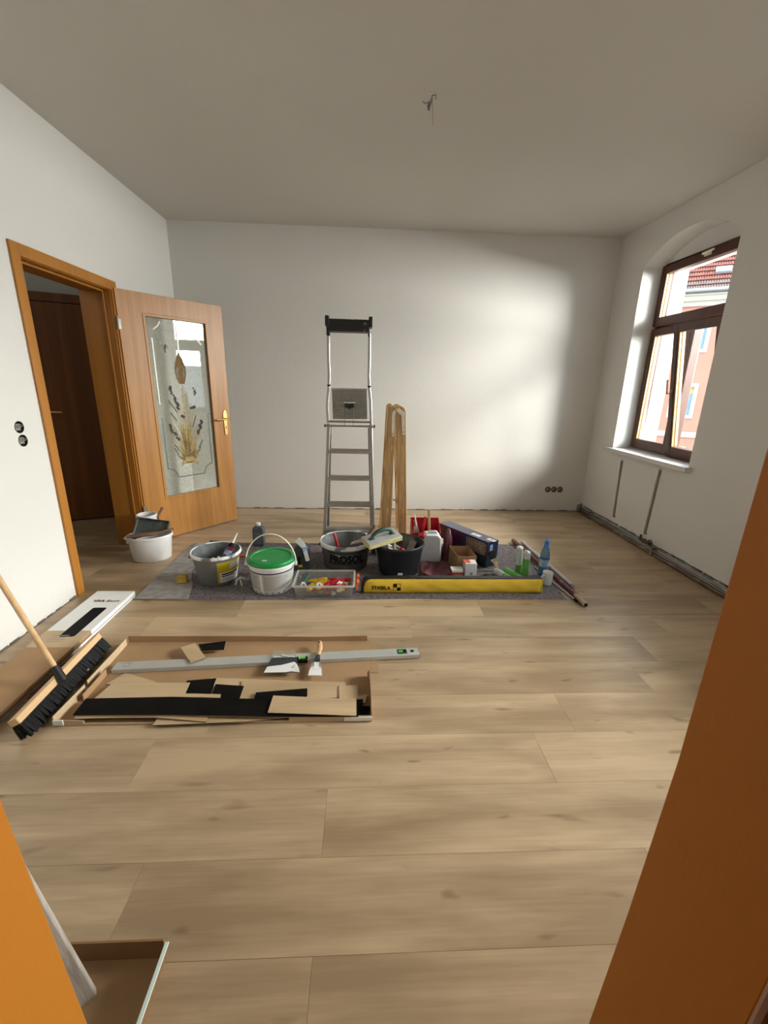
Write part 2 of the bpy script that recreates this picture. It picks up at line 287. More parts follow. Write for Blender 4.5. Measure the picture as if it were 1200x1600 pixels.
class MB:
    """collects shapes in room coordinates; build() links them as one mesh object"""
    def __init__(s): s.bm = bmesh.new(); s.mats = []; s.xf = None
    def slot(s, m):
        if m not in s.mats: s.mats.append(m)
        return s.mats.index(m)
    def add(s, vs, fs, mi=0):
        X = s.xf
        V = [s.bm.verts.new(X @ Vector(v) if X else v) for v in vs]
        out = []
        for f in fs:
            try: fc = s.bm.faces.new([V[i] for i in f]); fc.material_index = mi; out.append(fc)
            except ValueError: pass
        return V
    def box(s, c, d, rot=None, taper=None, mi=0):
        hx, hy, hz = d[0] / 2, d[1] / 2, d[2] / 2
        vs = []
        for z in (-1, 1):
            t = taper if (taper and z > 0) else 1
            for x, y in ((-1, -1), (1, -1), (1, 1), (-1, 1)): vs.append(Vector((x * hx * t, y * hy * t, z * hz)))
        if rot is not None:
            q = rot if isinstance(rot, Matrix) else Matrix.Rotation(rot[2], 3, 'Z') @ Matrix.Rotation(rot[1], 3, 'Y') @ Matrix.Rotation(rot[0], 3, 'X')
            vs = [q @ v for v in vs]
        s.add([v + Vector(c) for v in vs], [(0, 3, 2, 1), (4, 5, 6, 7), (0, 1, 5, 4), (1, 2, 6, 5), (2, 3, 7, 6), (3, 0, 4, 7)], mi); return s
    def bb(s, x0, x1, y0, y1, z0, z1, mi=0): return s.box(((x0 + x1) / 2, (y0 + y1) / 2, (z0 + z1) / 2), (abs(x1 - x0), abs(y1 - y0), abs(z1 - z0)), mi=mi)
    def tube(s, pts, r, seg=10, cap=True, mi=0, flat=1.0, up=None):
        P = [Vector(p) for p in pts]; n = len(P)
        rr = r if isinstance(r, (list, tuple)) else [r] * n
        rings = []; prev = None; V = []
        for i, p in enumerate(P):
            t = (P[min(i + 1, n - 1)] - P[max(i - 1, 0)]).normalized()
            if prev is None:
                a = Vector(up) if up else (Vector((0, 0, 1)) if abs(t.z) < 0.9 else Vector((1, 0, 0)))
            else: a = prev
            a = (a - t * a.dot(t)).normalized(); prev = a; b = t.cross(a)
            for k in range(seg):
                an = 2 * PI * k / seg
                V.append(p + a * math.cos(an) * rr[i] * flat + b * math.sin(an) * rr[i])
        F = []
        for i in range(n - 1):
            for k in range(seg):
                k2 = (k + 1) % seg
                F.append((i * seg + k, i * seg + k2, (i + 1) * seg + k2, (i + 1) * seg + k))
        if cap: F.append(tuple(range(seg))[::-1]); F.append(tuple((n - 1) * seg + k for k in range(seg)))
        s.add(V, F, mi); return s
    def bar(s, p0, p1, w, t, up=(0, 0, 1), mi=0, w1=None, t1=None):
        """rectangular bar from p0 to p1, w across, t along up"""
        p0, p1 = Vector(p0), Vector(p1); d = (p1 - p0).normalized(); u = Vector(up); u = (u - d * u.dot(d)).normalized(); b = d.cross(u)
        w1 = w if w1 is None else w1; t1 = t if t1 is None else t1
        vs = []
        for p, ww, tt in ((p0, w, t), (p1, w1, t1)):
            for a, c in ((-1, -1), (1, -1), (1, 1), (-1, 1)): vs.append(p + b * a * ww / 2 + u * c * tt / 2)
        s.add(vs, [(0, 3, 2, 1), (4, 5, 6, 7), (0, 1, 5, 4), (1, 2, 6, 5), (2, 3, 7, 6), (3, 0, 4, 7)], mi); return s
    def lathe(s, prof, c, seg=32, oval=(1, 1), rz=0, mi=0, a0=0, a1=2 * PI, cap=False):
        full = abs(a1 - a0 - 2 * PI) < 1e-6; n = seg if full else seg + 1; V = []
        for (r, z) in prof:
            for k in range(n):
                a = a0 + (a1 - a0) * k / seg; x, y = r * math.cos(a) * oval[0], r * math.sin(a) * oval[1]
                V.append((c[0] + x * math.cos(rz) - y * math.sin(rz), c[1] + x * math.sin(rz) + y * math.cos(rz), c[2] + z))
        F = []
        for i in range(len(prof) - 1):
            for k in range(seg):
                k2 = (k + 1) % n
                F.append((i * n + k, i * n + k2, (i + 1) * n + k2, (i + 1) * n + k))
        if full and cap:
            if prof[0][0] > 1e-5: F.append(tuple(range(n))[::-1])
            if prof[-1][0] > 1e-5: F.append(tuple((len(prof) - 1) * n + k for k in range(n)))
        s.add(V, F, mi); return s
    def prism(s, poly, fn, h0, h1, mi=0, holes=()):
        """poly 2-D, fn(u, v, h) gives the point; sides for the holes too"""
        loops = [poly] + list(holes); flat = [p for lp in loops for p in lp]; n = len(flat)
        tris = tessellate_polygon([[Vector((p[0], p[1], 0)) for p in lp] for lp in loops])
        V = [fn(p[0], p[1], h0) for p in flat] + [fn(p[0], p[1], h1) for p in flat]
        if len(loops) == 1 and len(poly) <= 4: F = [tuple(range(n)), tuple(range(n, 2 * n))[::-1]]
        else: F = [tuple(t) for t in tris] + [tuple(i + n for i in t)[::-1] for t in tris]
        o = 0
        for lp in loops:
            k = len(lp)
            for i in range(k): j = (i + 1) % k; F.append((o + i, o + j, n + o + j, n + o + i))
            o += k
        s.add(V, F, mi); return s
    def ball(s, c, r, seg=10, sc_=(1, 1, 1), mi=0):
        prof = [(math.sin(PI * i / (seg // 2)) * r, -math.cos(PI * i / (seg // 2)) * r * sc_[2]) for i in range(seg // 2 + 1)]
        return s.lathe(prof, c, seg, (sc_[0], sc_[1]), mi=mi)
    def torus(s, c, R0, r, ax='z', seg=20, sub=8, a0=0, a1=2 * PI, mi=0, oval=(1, 1)):
        pts = []
        n = seg if a1 - a0 > 6.28 else seg + 1
        for k in range(n if a1 - a0 <= 6.28 else seg + 1):
            a = a0 + (a1 - a0) * k / seg; x, y = R0 * math.cos(a) * oval[0], R0 * math.sin(a) * oval[1]
            pts.append({'z': (c[0] + x, c[1] + y, c[2]), 'y': (c[0] + x, c[1], c[2] + y), 'x': (c[0], c[1] + x, c[2] + y)}[ax])
        return s.tube(pts, r, sub, mi=mi)
    def build(s, name, m, parent=None, bev=0.0, smooth=True, angle=35, kind=None, seg=2):
        off = root_loc(parent) if parent else Vector((0, 0, 0))
        bm = s.bm
        bmesh.ops.remove_doubles(bm, verts=bm.verts, dist=1e-6)
        bmesh.ops.recalc_face_normals(bm, faces=bm.faces)
        if off.length: bmesh.ops.translate(bm, verts=bm.verts, vec=-off)
        me = bpy.data.meshes.new(name); bm.to_mesh(me); bm.free()
        o = bpy.data.objects.new(name, me); COL.objects.link(o)
        for mm in (m if isinstance(m, (list, tuple)) else [m]): me.materials.append(M[mm] if isinstance(mm, str) else mm)
        if smooth:
            for p in me.polygons: p.use_smooth = True
            me.set_sharp_from_angle(angle=R(angle))
        if bev:
            b = o.modifiers.new('bevel', 'BEVEL'); b.width = bev; b.segments = seg; b.limit_method = 'ANGLE'; b.angle_limit = R(40)
        if parent: o.parent = parent
        if kind: o['kind'] = kind
        return o

def tag(o, label, cat, group=None, kind=None):
    o['label'] = label; o['category'] = cat
    if group: o['group'] = group
    if kind: o['kind'] = kind
    return o
def thing(name, label, cat, loc, group=None, kind=None):
    o = bpy.data.objects.new(name, None); COL.objects.link(o); o.location = loc; o.empty_display_size = 0.1
    return tag(o, label, cat, group, kind)

def lettering(text, fn, size, m, parent, name='lettering', depth=0.0006, shear=0.0, bold=0.0, align='LEFT', width=None):
    """flat print: fn(u, v, h) maps the text plane to the room"""
    cu_ = bpy.data.curves.new('txt', 'FONT'); cu_.body = text; cu_.size = size; cu_.shear = shear; cu_.offset = bold; cu_.align_x = align
    cu_.resolution_u = 3; cu_.fill_mode = 'FRONT'
    to = bpy.data.objects.new('txt', cu_)
    COL.objects.link(to)
    dg = bpy.context.evaluated_depsgraph_get(); me = bpy.data.meshes.new_from_object(to.evaluated_get(dg))
    vs = [v.co.copy() for v in me.vertices]; fs = [tuple(p.vertices) for p in me.polygons]
    bpy.data.objects.remove(to); bpy.data.meshes.remove(me); bpy.data.curves.remove(cu_)
    if width and vs:
        w = max(v.x for v in vs) - min(v.x for v in vs); k = width / w
        for v in vs: v.x *= k
    b = MB(); b.add([fn(v.x, v.y, depth) for v in vs], fs)
    o = b.build(name, m, parent, smooth=False)
    return o

def curved(c, r0, r1, h, a_mid, z0, off=0.001):
    """maps (u along the girth, v up) onto a bucket wall"""
    def fn(u, v, d):
        z = z0 + v; r = r0 + (r1 - r0) * z / h + off + d; a = a_mid + u / r
        return (c[0] + r * math.cos(a), c[1] + r * math.sin(a), c[2] + z)
    return fn

# ================================================================ the room shell
def circ(cy, cz, r, n=16): return [(cy + r * math.cos(2 * PI * k / n), cz + r * math.sin(2 * PI * k / n)) for k in range(n)]
def arch(y0, y1, z0, zs, rise, n=18):
    w = (y1 - y0) / 2; rad = (w * w + rise * rise) / (2 * rise); cz = zs + rise - rad; a = math.asin(w / rad)
    top = [((y0 + y1) / 2 + rad * math.sin(a - 2 * a * k / n), cz + rad * math.cos(a - 2 * a * k / n)) for k in range(n + 1)]
    return [(y0, z0), (y1, z0)] + top
fx = lambda u, v, h: (h, u, v)
fy = lambda u, v, h: (u, h, v)

W1 = (3.215, 4.285); W2 = (1.085, 2.155)
CH = [[(4.108, .70), (4.066, .70), (4.042, .142), (4.084, .142)], [(3.543, .715), (3.503, .715), (3.536, .136), (3.576, .136)]]

# floor: screed with vinyl planks laid on it
fl = MB().bb(-3.9, XR + .4, -2.2, 4.95, -.20, -.0042).build('floor', 'subfloor', bev=0)
tag(fl, 'floor of light oak vinyl planks laid across the room', 'floor', kind='structure')
RW, PL = .2345, 1.52
plank_cache = {}
def plank(x0, x1, y0, y1):
    b = MB(); w, d = x1 - x0, y1 - y0; key = (round(w, 3), round(d, 3))
    if key in plank_cache:
        o = bpy.data.objects.new('plank', plank_cache[key]); COL.objects.link(o)
    else:
        g = .00012; e = .0004
        V = [(g, g, -.004), (w - g, g, -.004), (w - g, d - g, -.004), (g, d - g, -.004),
             (g, g, -.0009), (w - g, g, -.0009), (w - g, d - g, -.0009), (g, d - g, -.0009),
             (g + e, g + e, 0), (w - g - e, g + e, 0), (w - g - e, d - g - e, 0), (g + e, d - g - e, 0)]
        F = [(3, 2, 1, 0), (8, 9, 10, 11)] + [(i, (i + 1) % 4, 4 + (i + 1) % 4, 4 + i) for i in range(4)] + [(4 + i, 4 + (i + 1) % 4, 8 + (i + 1) % 4, 8 + i) for i in range(4)]
        b.add(V, F); o = b.build('plank', 'plank', None, smooth=False); plank_cache[key] = o.data
    o.parent = fl; o.location = (x0, y0, random.uniform(-.0003, 0))
rng = random.Random(11)
known = {2: -.115, 3: -.633, 4: -.115, 5: -.81}
for k in range(0, 21):
    y0 = .0195 + RW * k; y1 = min(y0 + RW, YD - .006)
    if y1 - y0 < .02: continue
    xj = known.get(k, rng.uniform(-.9, .6))
    xa = -3.55 if y0 > 2.45 and y0 < 4.5 else XL + .006
    xb = XR - .006
    xs = [xj]
    while xs[0] - PL > xa: xs.insert(0, xs[0] - PL)
    while xs[-1] + PL < xb: xs.append(xs[-1] + PL)
    xs = [xa] + [x for x in xs if xa + .12 < x < xb - .12] + [xb]
    if xa < XL - 1:                                   # the hall is floored separately, a joint lies under its door
        xs = [x for x in xs if abs(x - (XL - .09)) > .1]; xs = sorted(xs + [XL - .09])
    for a, b_ in zip(xs, xs[1:]): plank(a, b_, y0, y1)

c = MB().bb(-3.9, XR + .4, -2.2, 4.95, H, H + .2).build('ceiling', 'ceil')
tag(c, 'plain matt off-white plastered ceiling', 'ceiling', kind='structure')

sx_ = [2.112, 2.183, 2.254]
b = MB(); b.prism([(XL - .22, 0), (XR + .40, 0), (XR + .40, H), (XL - .22, H)], fy, YD, YD + .2, holes=[circ(x, .252, .033) for x in sx_])
tag(b.build('wall_back', 'wall', smooth=False), 'white plastered wall facing the camera behind the ladders', 'wall', kind='structure')

DY0, DY1, DZ = 2.68, 3.592, 2.005           # masonry opening of the door on the left wall
b = MB(); b.prism([(YF - .32, 0), (DY0, 0), (DY0, DZ), (DY1, DZ), (DY1, 0), (YD, 0), (YD, H), (YF - .32, H)], fx, XL, XL - .22,
                  holes=[circ(2.456, 1.100, .033), circ(2.463, 1.027, .033)])
tag(b.build('wall_left', 'wall', smooth=False), 'white plastered wall with the open door and two bare sockets', 'wall', kind='structure')

b = MB()
b.prism([(YF - .32, 0), (YD, 0), (YD, H), (YF - .32, H)], fx, XR, XR + .19,
        holes=[arch(*W1, .76, 2.425, .175), arch(*W2, .76, 2.425, .175)] + CH)
def rect(y0, y1, z0, z1): return [(y0, z0), (y1, z0), (y1, z1), (y0, z1)]
b.prism([(YF - .32, 0), (YD, 0), (YD, H), (YF - .32, H)], fx, XR + .19, XR + .395,
        holes=[rect(W1[0] + .05, W1[1] - .055, .83, 2.41), rect(W2[0] + .05, W2[1] - .055, .83, 2.41)])
wr = b.build('wall_right', ['wall'], smooth=True, angle=30)
tag(wr, 'white plastered window wall with arched recess and two chased slots', 'wall', kind='structure')
for i, q in enumerate(CH):
    mz = MB(); mz.prism(q, fx, XR + .011, XR + .03); mz.build('mortar_slot', 'mortar', wr, smooth=False)
    (ya, za), (yb, zb) = q[0], q[3]
    mz = MB(); mz.tube([(XR + .0095, (q[0][0] + q[1][0]) / 2 - .004, za - .005), (XR + .0095, (q[2][0] + q[3][0]) / 2 + .002, zb + .005)], .006, 8)
    mz.build('conduit', 'zinc', wr)
    mz = MB()                                         # frayed upper end where the bracket was torn out
    for s_ in (-1, 1): mz.tube([(XR + .004, q[1][0] + .013, za - .05), (XR + .0005, q[1][0] + .013 + s_ * .012, za + .018)], [.005, .003], 6)
    mz.tube([(XR + .002, q[2][0] - .012, zb + .004), (XR + .002, q[2][0] + .03, zb - .006)], [.007, .006], 6)
    mz.build('bracket_stub', 'mortar', wr)

# front wall with the doorway the photograph is taken through
b = MB(); b.prism([(XL - .22, 0), (-.50, 0), (-.50, 2.07), (.48, 2.07), (.48, 0), (XR + .40, 0), (XR + .40, H), (XL - .22, H)], fy, YF, YF - .33)
tag(b.build('wall_front', 'wall', smooth=False), 'white plastered wall around the near doorway', 'wall', kind='structure')
tr = thing('trim_1', 'orange brown door lining of the near doorway, cut by the frame edges', 'door frame', (0, YF, 0), kind='structure')
def jamb(prof, side, name):
    b = MB()
    out = .48 if side > 0 else -.50
    P = [(x, z) for x, z in prof] + [(out, prof[-1][1]), (out, prof[0][1])]
    b.prism(P, fy, YF + .002, .272)
    o = b.build(name, 'nearframe', tr, bev=.0025)
    b = MB(); P2 = [(x + side * .012, z) for x, z in prof] + [(out, prof[-1][1]), (out, prof[0][1])]
    b.prism(P2, fy, .256, .118); b.build('rebate', 'nearframe', tr, bev=.002)
    b = MB(); pts = [(x - side * .001, .2645, z) for x, z in prof]
    b.tube(pts, .0065, 8); b.tube([(p[0] + side * .006, p[1] - .008, p[2]) for p in pts], .004, 8); b.build('door_seal', 'gasket', tr)
jamb([(.374, 0), (.396, .324), (.414, .6), (.428, .89), (.433, 1.313), (.437, 2.05)], 1, 'jamb')
jamb([(-.40, 0), (-.429, .389), (-.459, .85), (-.466, 1.3), (-.47, 2.05)], -1, 'jamb')
b = MB().bb(-.47, .437, .118, YF + .002, 2.03, 2.07); b.build('head_board', 'nearframe', tr, bev=.002)
# vestibule behind the camera, so that no daylight comes from there
b = MB(); b.bb(-1.6, -1.4, -2.0, YF - .33, 0, H); b.bb(1.4, 1.6, -2.0, YF - .33, 0, H); b.bb(-1.6, 1.6, -2.2, -2.0, 0, H)
tag(b.build('wall_vestibule', 'hallwall', smooth=False), 'walls of the passage behind the camera', 'wall', kind='structure')

# hall beyond the door on the left
hd = Vector((.91, .41, 0)).normalized(); hn = Vector((-hd.y, hd.x, 0)); h0 = Vector((-2.884, 4.184, 0))
hp = lambda s_, t_, z: tuple(h0 + hd * s_ + hn * t_ + Vector((0, 0, z)))
b = MB()
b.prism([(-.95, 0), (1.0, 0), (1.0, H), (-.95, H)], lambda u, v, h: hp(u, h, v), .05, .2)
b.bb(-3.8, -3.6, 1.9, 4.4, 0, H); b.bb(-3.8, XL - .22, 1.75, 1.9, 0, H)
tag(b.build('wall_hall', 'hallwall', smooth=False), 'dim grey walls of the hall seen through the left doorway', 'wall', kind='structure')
d3 = thing('door_1', 'dark brown closed door deep in the hall beyond the left doorway', 'door', hp(-.06, .04, 0), kind='structure')
b = MB(); b.prism([(-.10, .012), (.74, .012), (.74, 1.985), (-.10, 1.985)], lambda u, v, h: hp(u, h, v), .0, .045); b.build('door_panel', 'halldoor', d3, bev=.003)
b = MB()
for a0, a1, z0, z1 in ((-.17, -.10, 0, 2.06), (.74, .81, 0, 2.06), (-.17, .81, 1.99, 2.06)):
    b.prism([(a0, z0), (a1, z0), (a1, z1), (a0, z1)], lambda u, v, h: hp(u, h, v), -.004, .05)
b.build('casing', 'halldoor', d3, bev=.002)
b = MB(); b.prism([(-.025, .87), (.015, .87), (.015, 1.10), (-.025, 1.10)], lambda u, v, h: hp(u, h, v), -.006, .001)
b.tube([hp(-.005, 0, 1.055), hp(-.005, -.045, 1.055), hp(.03, -.05, 1.055), hp(.11, -.045, 1.052)], .008, 8)
b.build('door_handle', 'brass', d3, bev=.001)

# door frame on the left wall
t2 = thing('trim_2', 'honey oak door frame around the open doorway in the left wall', 'door frame', (XL, 3.13, 0), kind='structure')
b = MB(); b.bb(XL, XL + .014, 2.633, 2.70, 0, 2.047); b.build('casing', 'frame', t2, bev=.003)
b = MB(); b.bb(XL, XL + .014, 3.574, 3.642, 0, 2.047); b.build('casing', 'frame', t2, bev=.003)
b = MB(); b.bb(XL, XL + .0145, 2.70, 3.574, 1.982, 2.047); b.build('casing', 'frame', t2, bev=.003)
for y0, y1 in ((2.680, 2.706), (3.568, 3.592)):
    b = MB(); b.bb(XL + .001, XL - .222, y0, y1, 0, 2.004); b.build('lining', 'frame', t2, bev=.002)
b = MB(); b.bb(XL + .001, XL - .222, 2.706, 3.568, 1.978, 2.004); b.build('lining', 'frame', t2, bev=.002)
b = MB()
for y0, y1, z1 in ((2.706, 2.718, 1.978), (3.556, 3.568, 1.978)): b.bb(XL - .045, XL - .06, y0, y1, 0, z1)
b.bb(XL - .045, XL - .06, 2.718, 3.556, 1.966, 1.978); b.build('stop_strip', 'frame', t2, bev=.002)

# the open glazed door
DA = R(51.6); dH = Vector((-1.845, 3.58, 0)); dd = Vector((math.cos(DA), math.sin(DA), 0)); dn = Vector((dd.y, -dd.x, 0))   # dn points into the room
dl = lambda u, v, h: tuple(dH + dd * u + dn * h + Vector((0, 0, v)))
d1 = thing('door_2', 'open oak veneer door with a large etched glass pane', 'door', dl(0, 0, 0), kind='structure')
GZ = [(.205, .366), (.742, .366), (.742, 1.845), (.205, 1.845)]
b = MB(); b.prism([(.012, .008), (.908, .008), (.908, 2.0), (.012, 2.0)], dl, 0, -.04, holes=[GZ]); leaf = b.build('door_panel', 'door', d1, bev=.002)
b = MB()
for hh in (0.0, -.04):
    e = .004 if hh == 0 else -.004
    for (u0, u1, v0, v1) in ((.195, .215, .356, 1.855), (.732, .752, .356, 1.855), (.215, .732, .356, .376), (.215, .732, 1.835, 1.855)):
        b.prism([(u0, v0), (u1, v0), (u1, v1), (u0, v1)], dl, hh + e, hh - e * 2)
b.build('glazing_bead', 'door', leaf, bev=.002)
b = MB(); b.prism([(.200, .36), (.747, .36), (.747, 1.85), (.200, 1.85)], dl, -.017, -.022); b.build('glass_pane', 'doorglass', leaf, smooth=False)
ud = lambda u, v, d_: dl(u, v, -.016 + d_)
def ribbon(b, pts, w, d_=.001):
    for (p, q) in zip(pts, pts[1:]):
        dx, dy = q[0] - p[0], q[1] - p[1]; l = math.hypot(dx, dy) or 1; nx, ny = -dy / l * w / 2, dx / l * w / 2
        b.prism([(p[0] + nx, p[1] + ny), (q[0] + nx, q[1] + ny), (q[0] - nx, q[1] - ny), (p[0] - nx, p[1] - ny)], ud, 0, d_)
b = MB()                                               # etched border line with notched corners
u0, u1, v0, v1, rr = .262, .690, .53, 1.745, .085
def corner(cx, cy, a0, a1): return [(cx + rr * math.cos(a0 + (a1 - a0) * k / 6), cy + rr * math.sin(a0 + (a1 - a0) * k / 6)) for k in range(7)]
path = [(u0, 1.05), (u0, v0 + rr)] + corner(u0, v0, PI / 2, 0) + [(u0 + rr, v0)] + [(u1 - rr, v0)] + corner(u1, v0, PI, PI / 2) + [(u1, v0 + rr), (u1, 1.07), (u1 + .05, 1.07)]
ribbon(b, path, .0085)
ribbon(b, [(u0 + .02, 1.74)] + [(u0 + .16, 1.745)] + [(u0 + .3, 1.70)], .004)
b.build('etched_border', 'etch', leaf, smooth=False)
for uu, va, vb_ in ((.256, 1.68, 1.16), (.470, 1.80, 1.60)):
    b = MB(); ribbon(b, [(uu, va), (uu, vb_)], .010, .003); b.build('bevel_line', 'bevelline', leaf, smooth=False)
rg = random.Random(3)
b = MB()                                               # wheat ear: overlapping grains
for k in range(46):
    t_ = k / 45; v = 1.335 + .235 * t_; wd = .052 * math.sin(PI * min(1, t_ * .92 + .12)) ** .8
    for s_ in (-1, -.55, -.15, .15, .55, 1):
        uu = .468 + s_ * wd * .8 + rg.uniform(-.004, .004); a = s_ * -.5
        L_, w_ = .022, .008
        P = [(0, -L_ / 2), (w_ / 2, 0), (0, L_ / 2), (-w_ / 2, 0)]
        b.prism([(uu + x * math.cos(a) - y * math.sin(a), v + x * math.sin(a) + y * math.cos(a)) for x, y in P], ud, 0, .003 + rg.uniform(0, .002))
b.build('wheat_ear', 'ear', leaf, smooth=False, kind='stuff')
b = MB()                                               # stalks fanning out of the base
for k in range(26):
    a = (k - 12.5) / 12.5 * 1.0; L_ = (.62 - .36 * abs(a)) * rg.uniform(.75, 1.05)
    ribbon(b, [(.468 + a * .03, .70), (.468 + a * .06 + .10 * a * L_, .70 + L_ * .5), (.468 + .42 * a * L_ + .04 * a, .70 + L_ * (1 - .25 * abs(a)))], .0035, .002)
ribbon(b, [(.468, .70), (.468, 1.34)], .005, .002)
for k in range(60):
    a = rg.uniform(-1.25, 1.25); L_ = rg.uniform(.06, .17)
    ribbon(b, [(.468 + a * .02, .645), (.468 + a * .06, .645 + L_ * .7), (.468 + a * .085, .645 + L_)], .007, .004)
for k in range(40):
    a = rg.uniform(-.6, .6); L_ = rg.uniform(.15, .33)
    ribbon(b, [(.468 + a * .02, .66), (.468 + a * .09, .66 + L_)], .005, .003)
P = [(.39, .62), (.42, .645), (.47, .66), (.52, .645), (.548, .62), (.55, .645), (.50, .70), (.44, .70), (.40, .66)]
b.prism(P, ud, 0, .005); b.build('straw_bunch', 'gold', leaf, smooth=False, kind='stuff')
b = MB()                                               # dark seeds and lavender stems
def dots(pts, n, r=.009):
    for k in range(n):
        t_ = k / max(1, n - 1) * (len(pts) - 1); i = min(int(t_), len(pts) - 2); f = t_ - i
        uu = pts[i][0] * (1 - f) + pts[i + 1][0] * f + rg.uniform(-.009, .009); v = pts[i][1] * (1 - f) + pts[i + 1][1] * f + rg.uniform(-.004, .004)
        rad = r * 1.3 * rg.uniform(.7, 1.25)
        b.prism([(uu + rad * math.cos(a * PI / 3), v + rad * 1.15 * math.sin(a * PI / 3)) for a in range(6)], ud, 0, .004)
dots([(.355, 1.30), (.395, 1.20), (.415, 1.12)], 13); dots([(.316, .99), (.345, .93), (.39, .865)], 9); dots([(.535, 1.125), (.56, 1.13)], 4)
dots([(.62, 1.01), (.60, .955), (.575, .90)], 9); dots([(.57, 1.29), (.585, 1.24)], 5, .006); dots([(.44, 1.06), (.445, 1.055)], 2)
for (p, q) in (((.335, 1.19), (.40, 1.09)), ((.34, 1.09), (.39, 1.02)), ((.57, 1.06), (.53, .96)), ((.345, .82), (.38, .76)), ((.34, .79), (.37, .73)), ((.615, .84), (.57, .77)), ((.59, .78), (.56, .73))):
    ribbon(b, [p, q], .006, .003)
ribbon(b, [(.33, 1.625), (.385, 1.612)], .005, .003); ribbon(b, [(.352, 1.575), (.36, 1.64)], .007, .003); ribbon(b, [(.34, 1.60), (.375, 1.635)], .005, .003)
b.build('dried_seeds', 'seed', leaf, smooth=False, kind='stuff')
b = MB()
for pts in ([(.275, 1.745), (.315, 1.775), (.335, 1.81)], [(.60, 1.69), (.64, 1.705), (.685, 1.66)]): ribbon(b, pts, .012, .003)
b.build('shell_chip', 'cream', leaf, smooth=False)
hnd = MB()
P = [(.853 + .021 * math.cos(a), 1.045 + .052 * math.sin(a)) for a in [PI * k / 10 for k in range(11)]] + [(.836, .965), (.838, .885)] + [(.853 + .015 * math.cos(a), .885 + .02 * math.sin(a)) for a in [PI + PI * k / 8 for k in range(1, 8)]] + [(.868, .885), (.870, .965)]
hnd.prism(P, dl, 0, .008); plate = hnd.build('handle_plate', 'brass', d1, bev=.0025)
b = MB(); b.tube([dl(.853, 1.018, .006), dl(.853, 1.018, .045), dl(.84, 1.018, .055), dl(.80, 1.016, .056), dl(.735, 1.018, .052)], [.009, .009, .010, .0085, .007], 10); b.build('lever', 'brass', plate)
b = MB(); b.prism([(.850, .925), (.857, .925), (.857, .948), (.850, .948)], dl, .0075, .0087); b.build('keyhole', 'ink', plate, smooth=False)
for v in (.29, 1.755):
    b = MB(); b.tube([dl(.001, v - .04, .008), dl(.001, v + .04, .008)], .008, 10); b.tube([dl(.001, v + .04, .008), dl(.001, v + .052, .008)], .0055, 8)
    b.prism([(.004, v - .035), (.03, v - .035), (.03, v + .035), (.004, v + .035)], dl, .001, -.001); b.build('hinge', 'zinc', d1)
b = MB(); b.tube([dl(.909, 1.018, -.02), dl(.9095, 1.018, -.02)], .009, 8); b.prism([(.9075, .90), (.9095, .90), (.9095, 1.12), (.9075, 1.12)], dl, -.011, -.029); b.build('lock_plate', 'brass', d1, smooth=False)

